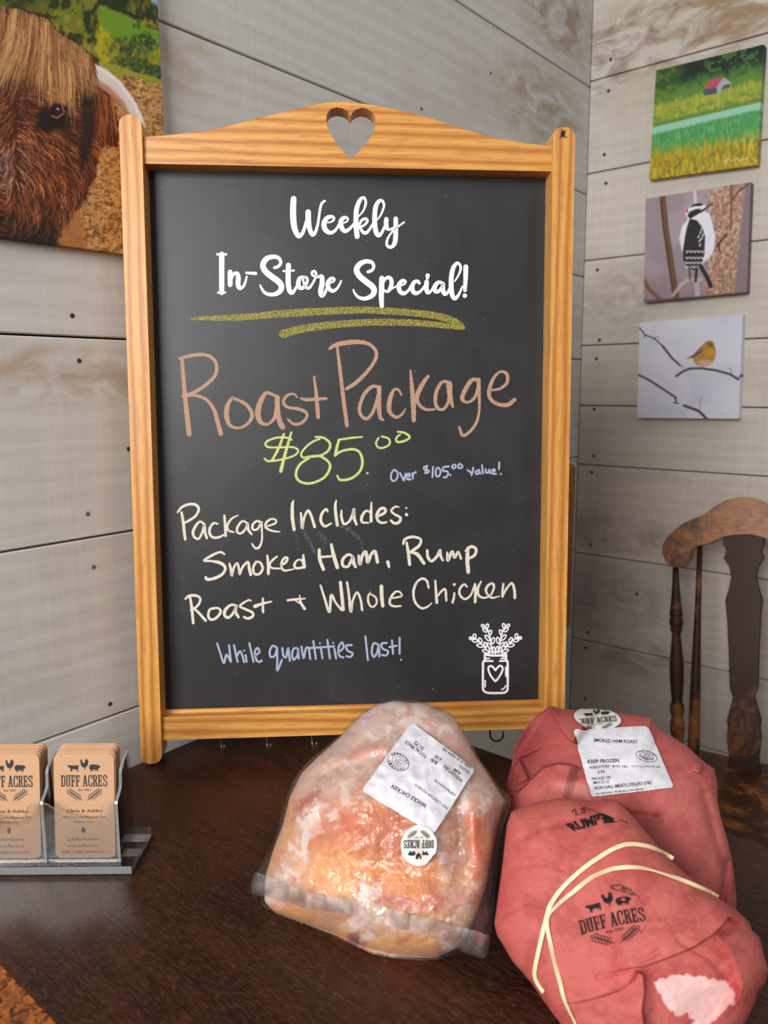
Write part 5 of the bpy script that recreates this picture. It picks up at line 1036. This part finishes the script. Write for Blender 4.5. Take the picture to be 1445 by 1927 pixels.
def sheet(name, quad, B, mat, parent, off, nu=40, nv=40, r=.06, crinkle=0.0, label=None):
    """Paper laid on a body between four photo corners TL TR BR BL, corners rounded."""
    q = [np.array(p, float) for p in quad]; f = stick(B)
    A = Art(3.0)
    pts = []
    for (cx_, cy_, a0) in ((1 - r, 1 - r, 0), (r, 1 - r, 90), (r, r, 180), (1 - r, r, 270)):
        pts += [(cx_ + r * math.cos(math.radians(a0 + t)), cy_ + r * math.sin(math.radians(a0 + t))) for t in (0, 30, 60, 90)]
    # clip a grid to the rounded outline by snapping the corner cells
    V = []; F = []; idx = {}
    for j in range(nv + 1):
        for i in range(nu + 1):
            u, v = i / nu, j / nv
            for (cu, cv, su, sv) in ((r, r, -1, -1), (1 - r, r, 1, -1), (r, 1 - r, -1, 1), (1 - r, 1 - r, 1, 1)):
                if (u - cu) * su > 0 and (v - cv) * sv > 0:
                    du, dv = u - cu, v - cv; m_ = max(abs(du), abs(dv)); L_ = math.hypot(du, dv)
                    if L_ > 0: u, v = cu + du * m_ / L_, cv + dv * m_ / L_
            p2 = (q[0] * (1 - u) + q[1] * u) * (1 - v) + (q[3] * (1 - u) + q[2] * u) * v
            p, n = f(*p2); o_ = off
            if crinkle: o_ += crinkle * float(ridged(np.array(p2[0] / 26), np.array(p2[1] / 26), 2, 3)) ** 3
            V.append(p + n * o_)
    for j in range(nv):
        for i in range(nu): a = j * (nu + 1) + i; F.append((a, a + nu + 1, a + nu + 2, a + 1))
    o = mk(name, V, F, mat, parent, smooth=True)
    if label: o['label'] = label
    return o, BVHTree.FromPolygons(np.array(V).tolist(), F)
def disc(name, cx_, cy_, ax, ay, B, mat, parent, off, label=None):
    """Round sticker; ax, ay are the photo vectors of its two radii."""
    f = stick(B); V = []; F = []; nr, nt = 8, 48; p, n = f(cx_, cy_); V.append(p + n * off)
    for j in range(1, nr + 1):
        for i in range(nt):
            t = 2 * math.pi * i / nt; p, n = f(cx_ + j / nr * (ax[0] * math.cos(t) + ay[0] * math.sin(t)), cy_ + j / nr * (ax[1] * math.cos(t) + ay[1] * math.sin(t))); V.append(p + n * off)
    F = [(0, 1 + (i + 1) % nt, 1 + i) for i in range(nt)]
    for j in range(nr - 1): F += [(1 + j * nt + i, 1 + j * nt + (i + 1) % nt, 1 + (j + 1) * nt + (i + 1) % nt, 1 + (j + 1) * nt + i) for i in range(nt)]
    o = mk(name, V, F, mat, parent, smooth=True)
    if label: o['label'] = label
    D_ = OnSheet(); D_.bvh = BVHTree.FromPolygons(np.array(V).tolist(), F); D_.pl = B.pl
    return o, D_
class OnSheet: pass
def sheet_body(bvh, B): S = OnSheet(); S.bvh = bvh; S.pl = B.pl; return S

# ---- whole chicken in a clear bag
ch_pl = plane3((505, 1700, .003), (885, 1800, .003), (765, 1318, .132))
bag_poly = [(740, 1315), (772, 1316), (800, 1321), (832, 1333), (852, 1345), (868, 1362), (880, 1385), (893, 1410), (905, 1432), (920, 1452), (940, 1480), (958, 1496), (963, 1508), (958, 1530), (946, 1556), (939, 1590), (936, 1630), (933, 1665), (930, 1705), (926, 1745), (921, 1775), (915, 1803), (890, 1797), (868, 1790), (850, 1800), (828, 1806), (790, 1807), (740, 1803), (700, 1795), (665, 1780), (620, 1757), (575, 1740), (530, 1724), (491, 1706), (489, 1698), (492, 1688), (473, 1676), (478, 1655), (484, 1638), (498, 1612), (512, 1585), (522, 1556), (530, 1525), (540, 1497), (546, 1478), (558, 1458), (572, 1440), (594, 1420), (620, 1400), (640, 1382), (652, 1366), (670, 1349), (690, 1334), (712, 1322)]
meat_poly = [(740, 1319), (800, 1325), (850, 1348), (875, 1386), (894, 1422), (922, 1462), (949, 1506), (938, 1550), (928, 1600), (918, 1660), (897, 1720), (870, 1780), (820, 1803), (740, 1800), (690, 1789), (630, 1759), (570, 1736), (515, 1716), (497, 1696), (499, 1650), (514, 1600), (533, 1550), (545, 1500), (568, 1454), (603, 1420), (645, 1382), (680, 1346), (710, 1327)]
def ch_low(x, y):
    return .011 * gau(x, y, 640, 1600, 80, 110, 20) + .010 * gau(x, y, 770, 1500, 120, 90) + .007 * gau(x, y, 760, 1720, 110, 60) + .007 * gau(x, y, 893, 1580, 16, 70, -4) - .008 * gau(x, y, 862, 1590, 22, 80) - .004 * gau(x, y, 722, 1700, 16, 90, -8) \
        + .010 * gau(x, y, 578, 1520, 24, 18, -30) - .006 * gau(x, y, 620, 1450, 40, 14, -25) + .005 * gau(x, y, 690, 1415, 50, 12, -20) + .010 * (fbm(x / 70, y / 70, 3, 21) - .5)
def ch_det(x, y): return ch_low(x, y) + .0042 * (fbm(x / 24, y / 24, 4, 5) - .5)
CHB = mound(meat_poly, ch_pl, .046, ch_det, (715, 1580), 420, 140, 2.2, .05)
x, y = CHB.px, CHB.py; wx_ = x + 26 * (fbm(x / 26, y / 26, 4, 31) - .5); wy_ = y + 26 * (fbm(x / 26, y / 26, 4, 33) - .5)
col = np.zeros((len(x), 3)) + np.array((224, 168, 134), float)
def blend(mask, c, a=1.0):
    global col
    m_ = np.clip(mask * a, 0, 1)[:, None]; col = col * (1 - m_) + np.array(c, float) * m_
n1 = fbm(x / 30, y / 30, 5, 41); n2 = fbm(wx_ / 17, wy_ / 17, 5, 43)
blend(sstep(.4, .62, n1), (232, 178, 128)); blend(sstep(1530, 1470, wy_ + .0 * x), (214, 184, 172), .95); blend(sstep(.48, .66, n1) * sstep(1520, 1440, y), (204, 160, 150), .7)
for (cx_, cy_, rx, ry, rot, c, a) in ((650, 1560, 80, 66, 0, (218, 118, 72), .95), (640, 1640, 64, 44, 10, (240, 168, 100), .9), (700, 1650, 50, 30, 20, (238, 156, 80), .9), (770, 1655, 74, 46, 0, (232, 146, 84), .9), (740, 1570, 54, 46, 0, (210, 112, 68), .85), (700, 1775, 60, 18, 12, (240, 176, 110), .9), (770, 1770, 50, 18, 0, (238, 178, 112), .9),
        (560, 1715, 40, 12, 20, (236, 170, 110), .8), (890, 1560, 9, 60, 0, (232, 116, 76), .95), (893, 1610, 8, 30, 0, (240, 130, 90), .8), (866, 1575, 18, 60, 0, (176, 124, 102), .85), (845, 1690, 40, 20, 0, (214, 120, 104), .7), (930, 1530, 18, 40, 0, (156, 112, 112), .7), (765, 1700, 60, 14, 10, (196, 110, 110), .7), (672, 1772, 14, 22, -30, (126, 52, 70), .85),  # brown blob left of the leg is its shadow, painted into the skin
        (576, 1518, 22, 16, -40, (190, 84, 80), .85), (592, 1500, 16, 10, 0, (206, 120, 110), .8), (690, 1415, 50, 8, -22, (232, 160, 138), .8), (860, 1395, 34, 40, 0, (206, 150, 140), .7), (840, 1470, 40, 60, 0, (206, 150, 136), .5)):
    blend(np.clip(gau(wx_, wy_, cx_, cy_, rx, ry, rot) * 1.6 - .12, 0, 1), c, a)
fro = sstep(.50, .56, n2)
for (cx_, cy_, rx, ry, rot, a) in ((560, 1600, 20, 80, 12, .95), (640, 1510, 50, 26, -10, .7), (600, 1540, 40, 30, 0, .6), (838, 1600, 14, 90, -4, .95), (695, 1700, 22, 46, -8, .95), (690, 1750, 46, 20, 10, .9), (870, 1700, 36, 40, 20, .8), (860, 1770, 30, 26, 0, .8), (760, 1360, 120, 40, 10, .8), (640, 1460, 40, 20, -30, .6), (880, 1500, 40, 26, 30, .9), (520, 1670, 24, 30, 0, .7), (610, 1690, 50, 12, 20, .5), (800, 1740, 40, 10, 0, .5), (740, 1745, 60, 8, 14, .5)):
    g = np.clip(gau(wx_, wy_, cx_, cy_, rx, ry, rot) * 1.8 - .2, 0, 1); blend(sstep(.12, .45, g) * (.35 + .65 * fro), (246, 230, 226), a)
blend(sstep(.60, .70, fbm(x / 6, y / 6, 3, 47)) * sstep(.45, .6, n1), (246, 232, 226), .35); blend(sstep(.6, .72, fbm(x / 18, y / 9, 4, 51)), (206, 124, 104), .35); blend(sstep(.86, .96, ridged(wx_ / 24, wy_ / 15, 3, 53)), (196, 110, 88), .30)
col = col * np.array((.93, .90, .88))
chk = thing('packaged_chicken', 'whole frozen chicken sealed in a clear plastic bag on the table', 'packaged chicken', (*CHB.V[:, :2].mean(0), TZ))
mk('chicken', CHB.V, CHB.F, M['skin'], chk, smooth=True, colors=col)
BAG = mound(bag_poly, ch_pl, .0505, lambda x, y: ch_low(x, y) + .0042 * (fbm(x / 24, y / 24, 4, 5) - .5) * .5 + .0026 * ridged(x / 38, y / 52, 3, 9) ** 2, (715, 1580), 420, 150, 2.6, .055, 2)
mk('plastic_bag', BAG.V, BAG.F, M['film'], chk, smooth=True)
Z3 = lambda x, y: np.array((450 + x / 2.779, 1290 + y / 2.779))
ua = np.array([Z3(*p) for p in [(80, 975), (130, 990), (300, 1050), (450, 1095), (560, 1112), (740, 1150), (1000, 1215), (1110, 1250), (1315, 1312)]]); la = np.array([Z3(*p) for p in [(64, 1070), (150, 1100), (300, 1145), (440, 1165), (600, 1195), (740, 1230), (960, 1285), (1080, 1330), (1292, 1422)]])
def resamp(P, n): L = np.concatenate([[0], np.cumsum(np.hypot(*np.diff(P, axis=0).T))]); t = np.linspace(0, L[-1], n); return np.stack([np.interp(t, L, P[:, 0]), np.interp(t, L, P[:, 1])], 1)
ua, la = resamp(ua, 150), resamp(la, 150); V = []; F = []; f = stick(BAG)
for i in range(150):
    for j in range(11):
        p2 = ua[i] * (1 - j / 10) + la[i] * (j / 10); p, n = f(*p2)
        V.append(p + n * (.0016 + .0034 * float(vnoise(np.array(i / 5.0), np.array(j / 40.0))) + .0016 * float(vnoise(np.array(i / 1.9), np.array(j / 30.0)))))
F = [(i * 11 + j, i * 11 + j + 1, (i + 1) * 11 + j + 1, (i + 1) * 11 + j) for i in range(149) for j in range(10)]
tag(mk('seal_strip', V, F, M['seal'], chk, smooth=True), 'shiny crinkled seal strip of the bag')
lab, lb = sheet('price_label', [(893.5, 1449), (775, 1360), (680.5, 1489), (815.5, 1570)], BAG, M['label'], chk, .0008, 46, 46, .05, .0012, 'white price label printed WHOLE CHICKEN')
LS = sheet_body(lb, BAG); zc = lambda x, y: (680 + x / 6.283, 1350 + y / 6.283)
A = Art(1.2)
def tl(s, a, b, h, bold=0.0): A.text(s, zc(*a), zc(*b), h / 6.283, bold)
tl('WHOLE CHICKEN', (775, 1030), (372, 793), 48, .012); tl('MAY CONTAIN KIDNEYS', (1025, 1065), (645, 780), 32); tl('KEEP REFRIGERATED', (1115, 912), (868, 728), 26); tl('WEIGHT(lb)', (1205, 745), (985, 562), 38, .006); tl('4.88', (1178, 655), (1100, 600), 38, .006)
tl('$/lb', (905, 530), (830, 480), 40, .006); tl('6.50', (950, 490), (878, 442), 36, .006); tl('TOTAL PRICE', (780, 455), (530, 272), 38, .006); tl('31.72', (748, 362), (640, 278), 40, .006)
for k in range(26):
    t = k / 25; cx_, cy_ = 1285 - 320 * t, 590 - 215 * t
    if k in (6, 9, 13, 21): continue
    A.ribbon([(*zc(cx_ - 6, cy_ + 10), 1.0), (*zc(cx_ + 6, cy_ - 10), 1.0)])
for k in range(7): A.ribbon([(*zc(1265 - 18 * k, 672 - 14 * k), 1.0), (*zc(1272 - 18 * k, 640 - 13 * k), 1.0)])
sc_ = 1 / 6.283; ocx, ocy = zc(436, 527)
A.ellipse(ocx, ocy, 132 * sc_, 98 * sc_, 28, w=.7); A.ellipse(ocx, ocy, 78 * sc_, 52 * sc_, 28, w=.6)
def arc_text(A, s, cx_, cy_, a, b, rot, t0, t1, h, flip=False):
    n = len(s)
    for i, c in enumerate(s):
        if c == ' ': continue
        t = math.radians(t0 + (t1 - t0) * i / (n - 1)); cr, sr_ = math.cos(math.radians(rot)), math.sin(math.radians(rot)); ex_, ey_ = a * math.cos(t), b * math.sin(t)
        q = np.array((cx_ + ex_ * cr - ey_ * sr_, cy_ + ex_ * sr_ + ey_ * cr)); dx, dy = -a * math.sin(t), b * math.cos(t); d = np.array((dx * cr - dy * sr_, dx * sr_ + dy * cr)); d /= np.linalg.norm(d)
        if t1 < t0: d = -d
        A.text(c, q - d * h * .32, q + d * h * .32, h, .01)
arc_text(A, 'ONTARIO', ocx, ocy, 96 * sc_, 66 * sc_, 28, 30, 150, 5); arc_text(A, 'APPROVED', ocx, ocy, 96 * sc_, 66 * sc_, 28, 205, 335, 5)
for q in ([(395, 520), (410, 490), (440, 500), (470, 515), (480, 545), (450, 565), (415, 550), (395, 520)], [(415, 505), (425, 530), (450, 520)], [(430, 545), (455, 540), (465, 555)], [(440, 520), (442, 535)]): A.ribbon([(*zc(*p), .7) for p in q])
A.build('label_printing', stick(LS), M['print'], lab, .00035)
st, SB_ = disc('round_sticker', 787.8, 1591, (33.6, 0), (0, 37.4), BAG, M['sticker'], chk, .0026, 'round white farm sticker, upside down')
A = Art(1.0); logo(A, lambda u, v: (787.5 - u * 56.5, 1588.5 + v * 62)); A.build('sticker_printing', stick(SB_), M['print'], st, .0008)

# ---- pink paper parcels
def paper_colors(B, base, seed, extra=()):
    global col
    x, y = B.px, B.py; col = np.zeros((len(x), 3)) + np.array(base, float)
    wx = x + 20 * (fbm(x / 22, y / 22, 4, seed) - .5); wy = y + 20 * (fbm(x / 22, y / 22, 4, seed + 2) - .5)
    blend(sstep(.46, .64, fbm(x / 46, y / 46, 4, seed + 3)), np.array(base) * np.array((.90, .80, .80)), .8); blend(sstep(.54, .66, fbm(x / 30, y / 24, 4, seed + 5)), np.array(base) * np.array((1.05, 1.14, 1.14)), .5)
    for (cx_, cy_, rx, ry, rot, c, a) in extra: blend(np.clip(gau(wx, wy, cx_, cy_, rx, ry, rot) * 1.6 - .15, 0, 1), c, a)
    return col
W4 = lambda x, y: (900 + x / 2.651, 1300 + y / 2.651)
def P4(*p): return [W4(*q) for q in p]
ham_poly = [(1035, 1328), (1060, 1334), (1085, 1336), (1150, 1339), (1225, 1350), (1231, 1360), (1238, 1370), (1262, 1384), (1295, 1406), (1318, 1428), (1328, 1436), (1344, 1446), (1350, 1475), (1350, 1510), (1358, 1545), (1370, 1585), (1380, 1630), (1386, 1690), (1384, 1722), (1330, 1742), (1200, 1745), (1050, 1700), (980, 1620), (960, 1540), (951, 1478), (962, 1440), (968, 1405), (985, 1375), (1008, 1348)]
ham_pl = plane3((1300, 1722, .004), (1000, 1722, .004), (1130, 1336, .112))
flapL = P4((345, 72), (390, 160), (440, 240), (492, 275)); foldA = P4((110, 520), (200, 500), (250, 450), (320, 380), (400, 358), (460, 365), (520, 385)); foldB = P4((150, 420), (205, 335), (235, 400), (262, 455)); flapR = P4((885, 128), (862, 190), (900, 205)); foldR = P4((1075, 345), (1125, 362), (1105, 425)); foldD = P4((1245, 860), (1235, 960), (1215, 1060))
def ham_det(x, y):
    return step_crease(x, y, flapL, .019, 210, -1, 2) + step_crease(x, y, foldA, .0150, 60, 1, 3) + step_crease(x, y, foldB, .014, 34, 1, 2.5) + step_crease(x, y, flapR, .006, 50, 1, 2) + step_crease(x, y, foldR, .013, 30, 1, 2) + groove(x, y, foldD, .008, 8) \
        + .0085 * (facet(x / 85, y / 70, 3) - .5) + .0032 * (facet(x / 31, y / 27, 5) - .5) + .0012 * (fbm(x / 14, y / 11, 3, 10) - .5) \
        + groove(x, y, P4((640, 560), (760, 620), (900, 640)), .004, 9) + groove(x, y, P4((1130, 520), (1180, 700), (1230, 860)), .004, 9) + .006 * gau(x, y, 1250, 1500, 90, 60) + .004 * gau(x, y, 1300, 1620, 50, 120) - .016 * gau(x, y, 990, 1395, 40, 62, 25)
HAM = mound(ham_poly, ham_pl, .032, ham_det, (1170, 1530), 560, 210, 3.2, .045, 1, 26)
col = paper_colors(HAM, (172, 80, 76), 60, ((1090, 1485, 50, 14, 12, (206, 136, 130), .8), (1205, 1590, 60, 60, 40, (140, 54, 54), .8), (990, 1405, 34, 70, 25, (138, 50, 52), .95), (1040, 1370, 30, 40, -30, (150, 62, 62), .8), (1050, 1440, 60, 22, 0, (158, 68, 66), .7), (1290, 1640, 60, 40, 0, (150, 62, 60), .6), (970, 1490, 30, 60, 0, (150, 60, 60), .7), (1270, 1500, 50, 40, 0, (198, 108, 102), .6), (1060, 1400, 50, 30, 0, (178, 82, 78), .5), (1330, 1560, 40, 90, 0, (192, 102, 98), .5)))  # lower-middle dark red paints the rump's contact shadow, with some damp stain
ham = thing('wrapped_ham', 'larger pink paper parcel behind, with a smoked ham roast label and round sticker', 'wrapped meat', (*HAM.V[:, :2].mean(0), TZ))
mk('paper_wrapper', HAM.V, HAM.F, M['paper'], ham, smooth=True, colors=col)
zl = lambda x, y: (1060 + x / 6.568, 1320 + y / 6.568)
lab, lb = sheet('price_label', [zl(118, 357), zl(1035, 316), zl(1360, 1072), zl(345, 1182)], HAM, M['label'], ham, .0022, 46, 46, .05, .0008, 'white label printed SMOKED HAM ROAST')
LS = sheet_body(lb, HAM); A = Art(1.2)
def tl(s, a, b, h, bold=0.0): A.text(s, zl(*a), zl(*b), h / 6.568, bold)
tl('SMOKED HAM ROAST', (368, 500), (918, 520), 42, .008); tl('KEEP FROZEN', (302, 765), (688, 750), 42, .016); tl('WEIGHT(lb)', (322, 838), (565, 812), 34, .004); tl('$/lb ($)', (605, 810), (795, 815), 24); tl('TOTAL PRICE ($)', (835, 812), (1195, 818), 20); tl('3.94', (425, 892), (508, 885), 36, .004); tl('PACKED ON', (356, 975), (585, 955), 36, .004); tl('MAY.21.25', (372, 1022), (570, 1005), 34, .006); tl('RON HALL MEATS (705)357-2785', (390, 1092), (1090, 1022), 40, .010); tl('242 CRESSWELL RD MANILLA,ON K0M 2J0', (400, 1152), (985, 1092), 20, .006)
c_ = zl(1027, 678); k_ = 1 / 6.568; A.ellipse(*c_, 134 * k_, 64 * k_, 14, w=.8); A.ellipse(*c_, 84 * k_, 36 * k_, 14, w=.6)
arc_text(A, 'ONTARIO', *c_, 104 * k_, 46 * k_, 14, 205, 335, 3.6); arc_text(A, 'APPROVED', *c_, 104 * k_, 46 * k_, 14, 155, 25, 3.6)
for q in ([(975, 690), (1000, 660), (1040, 665), (1080, 690), (1050, 705), (1000, 700), (975, 690)], [(1000, 670), (1020, 690), (1050, 680)]): A.ribbon([(*zl(*p), .7) for p in q])
A.build('label_printing', stick(LS), M['print'], lab, .0004)
st, SB_ = disc('round_sticker', *zl(418, 229), (44.2, 3.5), (-2.5, -19.6), HAM, M['sticker'], ham, .0036, 'round white farm sticker on the flap'); A = Art(1.0); cs = zl(420, 238); logo(A, lambda u, v: (cs[0] + u * 71.5 - v * 5, cs[1] - u * 6 - v * 42)); A.build('sticker_printing', stick(SB_), M['print'], st, .0016)

rump_poly = [(962, 1527), (1000, 1512), (1050, 1502), (1100, 1506), (1160, 1508), (1180, 1525), (1200, 1548), (1235, 1590), (1262, 1620), (1300, 1652), (1340, 1683), (1385, 1712), (1410, 1736), (1414, 1750), (1430, 1765), (1438, 1800), (1446, 1825), (1440, 1850), (1425, 1868), (1420, 1890), (1400, 1930), (1360, 2000), (1280, 2060), (1180, 2080), (1100, 2010), (1055, 1927), (1020, 1880), (1000, 1850), (965, 1810), (935, 1760), (930, 1738), (938, 1680), (945, 1630), (950, 1582), (954, 1550)]
rump_pl = plane3((1000, 1855, .004), (1110, 1503, .098), (1430, 1800, .036))
rf1 = P4((1358, 1172), (1300, 1145), (1252, 1130), (1222, 1175), (1180, 1215), (1080, 1280), (940, 1338), (830, 1375), (720, 1395), (630, 1422)); rf2 = P4((780, 1392), (825, 1415), (832, 1500), (820, 1600), (832, 1680), (860, 1800)); rf3 = P4((1180, 1215), (1250, 1290), (1288, 1400), (1310, 1480), (1290, 1540), (1210, 1620), (1150, 1700))
def rump_det(x, y):
    return step_crease(x, y, rf1, .0130, 150, 1, 2) + step_crease(x, y, rf2, .0150, 80, 1, 2) + step_crease(x, y, rf3, .0140, 60, -1, 2) \
        + .0052 * (facet(x / 120, y / 95, 7) - .5) + .0016 * (facet(x / 38, y / 30, 9) - .5) * (1 + 1.6 * sstep(1790, 1850, y)) + .0010 * (fbm(x / 14, y / 11, 3, 20) - .5) \
        + groove(x, y, P4((100, 790), (300, 690), (520, 640)), .0012, 7) + groove(x, y, P4((600, 1430), (760, 1380), (900, 1300)), .0016, 6) - .006 * gau(x, y, 1330, 1900, 60, 50) + groove(x, y, P4((120, 880), (330, 860), (420, 890)), .0012, 6) + groove(x, y, P4((1000, 1250), (1150, 1330), (1250, 1440)), .002, 7) + groove(x, y, P4((60, 1150), (250, 1050), (340, 1080)), .0014, 6)
RUMP = mound(rump_poly, rump_pl, .036, rump_det, (1165, 1745), 560, 230, 2.9, .022, 1, 26)
col = paper_colors(RUMP, (184, 88, 82), 80, ((1180, 1590, 60, 20, 0, (176, 74, 72), .5), (1200, 1640, 40, 14, 10, (172, 70, 68), .6), (950, 1700, 20, 70, 0, (184, 76, 74), .5), (1160, 1850, 60, 50, 0, (190, 88, 84), .5), (1240, 1835, 40, 16, 0, (184, 74, 74), .7), (1375, 1870, 20, 60, 0, (184, 78, 76), .5)))
fx_, fy_ = RUMP.px + 12 * (fbm(RUMP.px / 10, RUMP.py / 10, 4, 90) - .5), RUMP.py + 12 * (fbm(RUMP.px / 10, RUMP.py / 10, 4, 92) - .5)
sd_ = inside(fx_, fy_, P4((865, 1452), (960, 1420), (1060, 1412), (1150, 1432), (1230, 1442), (1262, 1480), (1288, 1512), (1280, 1560), (1200, 1625), (1120, 1700), (1060, 1690), (1070, 1640), (1030, 1610), (985, 1630), (930, 1560)))
blend(sstep(-2, 2.5, sd_), (230, 192, 188), .95); blend(sstep(-16, -2, sd_) * sstep(1, -2, sd_), (182, 72, 72), .5)
rump = thing('wrapped_rump_roast', 'nearest pink paper parcel, stamped RUMP and held by a cream rubber band', 'wrapped meat', (*RUMP.V[:, :2].mean(0), TZ))
mk('paper_wrapper', RUMP.V, RUMP.F, M['paper'], rump, smooth=True, colors=col)
zr_ = lambda x, y: (1050 + x / 6.424, 1500 + y / 6.424)
A = Art(1.0)
def arch(u, v):   # the stamp bows a little over the parcel
    return zr_(655 + u * 790 - v * 165, 1487 - u * 168 - v * 672 + 90 * (u * u - .1))
logo(A, arch)
A.build('farm_stamp', stick(RUMP), M['stamp'], rump, .0005)
A = Art(1.0); A.poly([zr_(*p) for p in [(610, 1082), (700, 1058), (760, 1062), (860, 1100), (910, 1140), (945, 1185), (890, 1192), (800, 1158), (690, 1128)]], True); A.ribbon([(*zr_(x, y), 1.2) for x, y in [(940, 1180), (1000, 1240), (1035, 1300)]]); A.ribbon([(*zr_(x, y), 1.0) for x, y in [(1075, 1520), (1040, 1600), (980, 1670)]])
A.build('smeared_stamp_edge', stick(RUMP), M['smear'], rump, .0005)
A = Art(1.0); V_, F_ = glyphs('RUMP', .045); x0_, x1_ = V_[:, 0].min(), V_[:, 0].max()
def rmap(v):
    u = (v[0] - x0_) / (x1_ - x0_); w = v[1] / .73
    b = np.array(zr_(188, 410)) * (1 - u) + np.array(zr_(512, 316)) * u; t = np.array(zr_(82, 330)) * (1 - u) + np.array(zr_(505, 196)) * u
    return b * (1 - w) + t * w
A._add([rmap(v) for v in V_], F_)
A.poly([zr_(*p) for p in [(470, 205), (510, 195), (560, 206), (650, 245), (742, 292), (690, 308), (600, 318), (540, 316), (560, 290), (520, 262), (540, 240)]]); A.ribbon([(*zr_(x, y), 1.3) for x, y in [(742, 268), (790, 296), (838, 314)]])
A.build('rump_stamp', stick(RUMP), M['stamp'], rump, .0005)
A = Art(1.0)
for q in ([(172, 186), (182, 160), (204, 156), (214, 180), (212, 214), (246, 212)], [(278, 190)], [(332, 130), (296, 134), (286, 160), (316, 152), (328, 172), (312, 192), (290, 190)]): A.ribbon([(*zr_(*p), 1.9) for p in q])
A.ribbon([(*zr_(*p), 1.0) for p in [(340, 128), (372, 158), (396, 146), (410, 166), (428, 160), (450, 182), (490, 186)]]); A.build('pen_writing', stick(RUMP), M['ink'] if False else M['print'], rump, .0006)
band = MB(); f = stick(RUMP)
def strap(path, w, tw=0.0):
    P = spline([W4(*p) for p in path], 4.0); pts = [f(p[0], p[1]) for p in P]; n = len(pts)
    C_ = np.array([p + nn * .0014 for p, nn in pts])
    for _ in range(3): C_[1:-1] = (C_[:-2] + 2 * C_[1:-1] + C_[2:]) / 4
    V = []; F = []
    for i in range(n):
        t = C_[min(i + 1, n - 1)] - C_[max(i - 1, 0)]; t /= np.linalg.norm(t); nn = pts[i][1] / np.linalg.norm(pts[i][1]); s = np.cross(t, nn); s /= np.linalg.norm(s); nn = np.cross(s, t)
        a = tw * math.sin(i / n * 18.0); s2 = s * math.cos(a) + nn * math.sin(a); n2 = nn * math.cos(a) - s * math.sin(a); hw, hh = w / 2, .00045
        V += [C_[i] + s2 * hw + n2 * hh, C_[i] - s2 * hw + n2 * hh, C_[i] - s2 * hw - n2 * hh, C_[i] + s2 * hw - n2 * hh]
    for i in range(n - 1): F += [(4 * i + k, 4 * i + (k + 1) % 4, 4 * i + 4 + (k + 1) % 4, 4 * i + 4 + k) for k in range(4)]
    F += [(0, 1, 2, 3), (4 * n - 1, 4 * n - 2, 4 * n - 3, 4 * n - 4)]; band.add(V, F)
strap([(330, 1500), (312, 1478), (285, 1425), (288, 1370), (310, 1262), (340, 1135), (370, 1052), (430, 975), (520, 892), (630, 815), (690, 785), (745, 768), (830, 776), (890, 796), (955, 826), (972, 837)], .0026)
strap([(520, 1760), (490, 1665), (440, 1560), (400, 1420), (365, 1280), (345, 1140), (390, 1075), (470, 1008), (560, 935), (640, 900), (700, 884), (830, 888), (960, 928), (1080, 975), (1170, 1016), (1196, 1029)], .0025, .9)
tag(band.build('rubber_band', M['rubber'], rump), 'cream rubber band looped twice round the parcel')
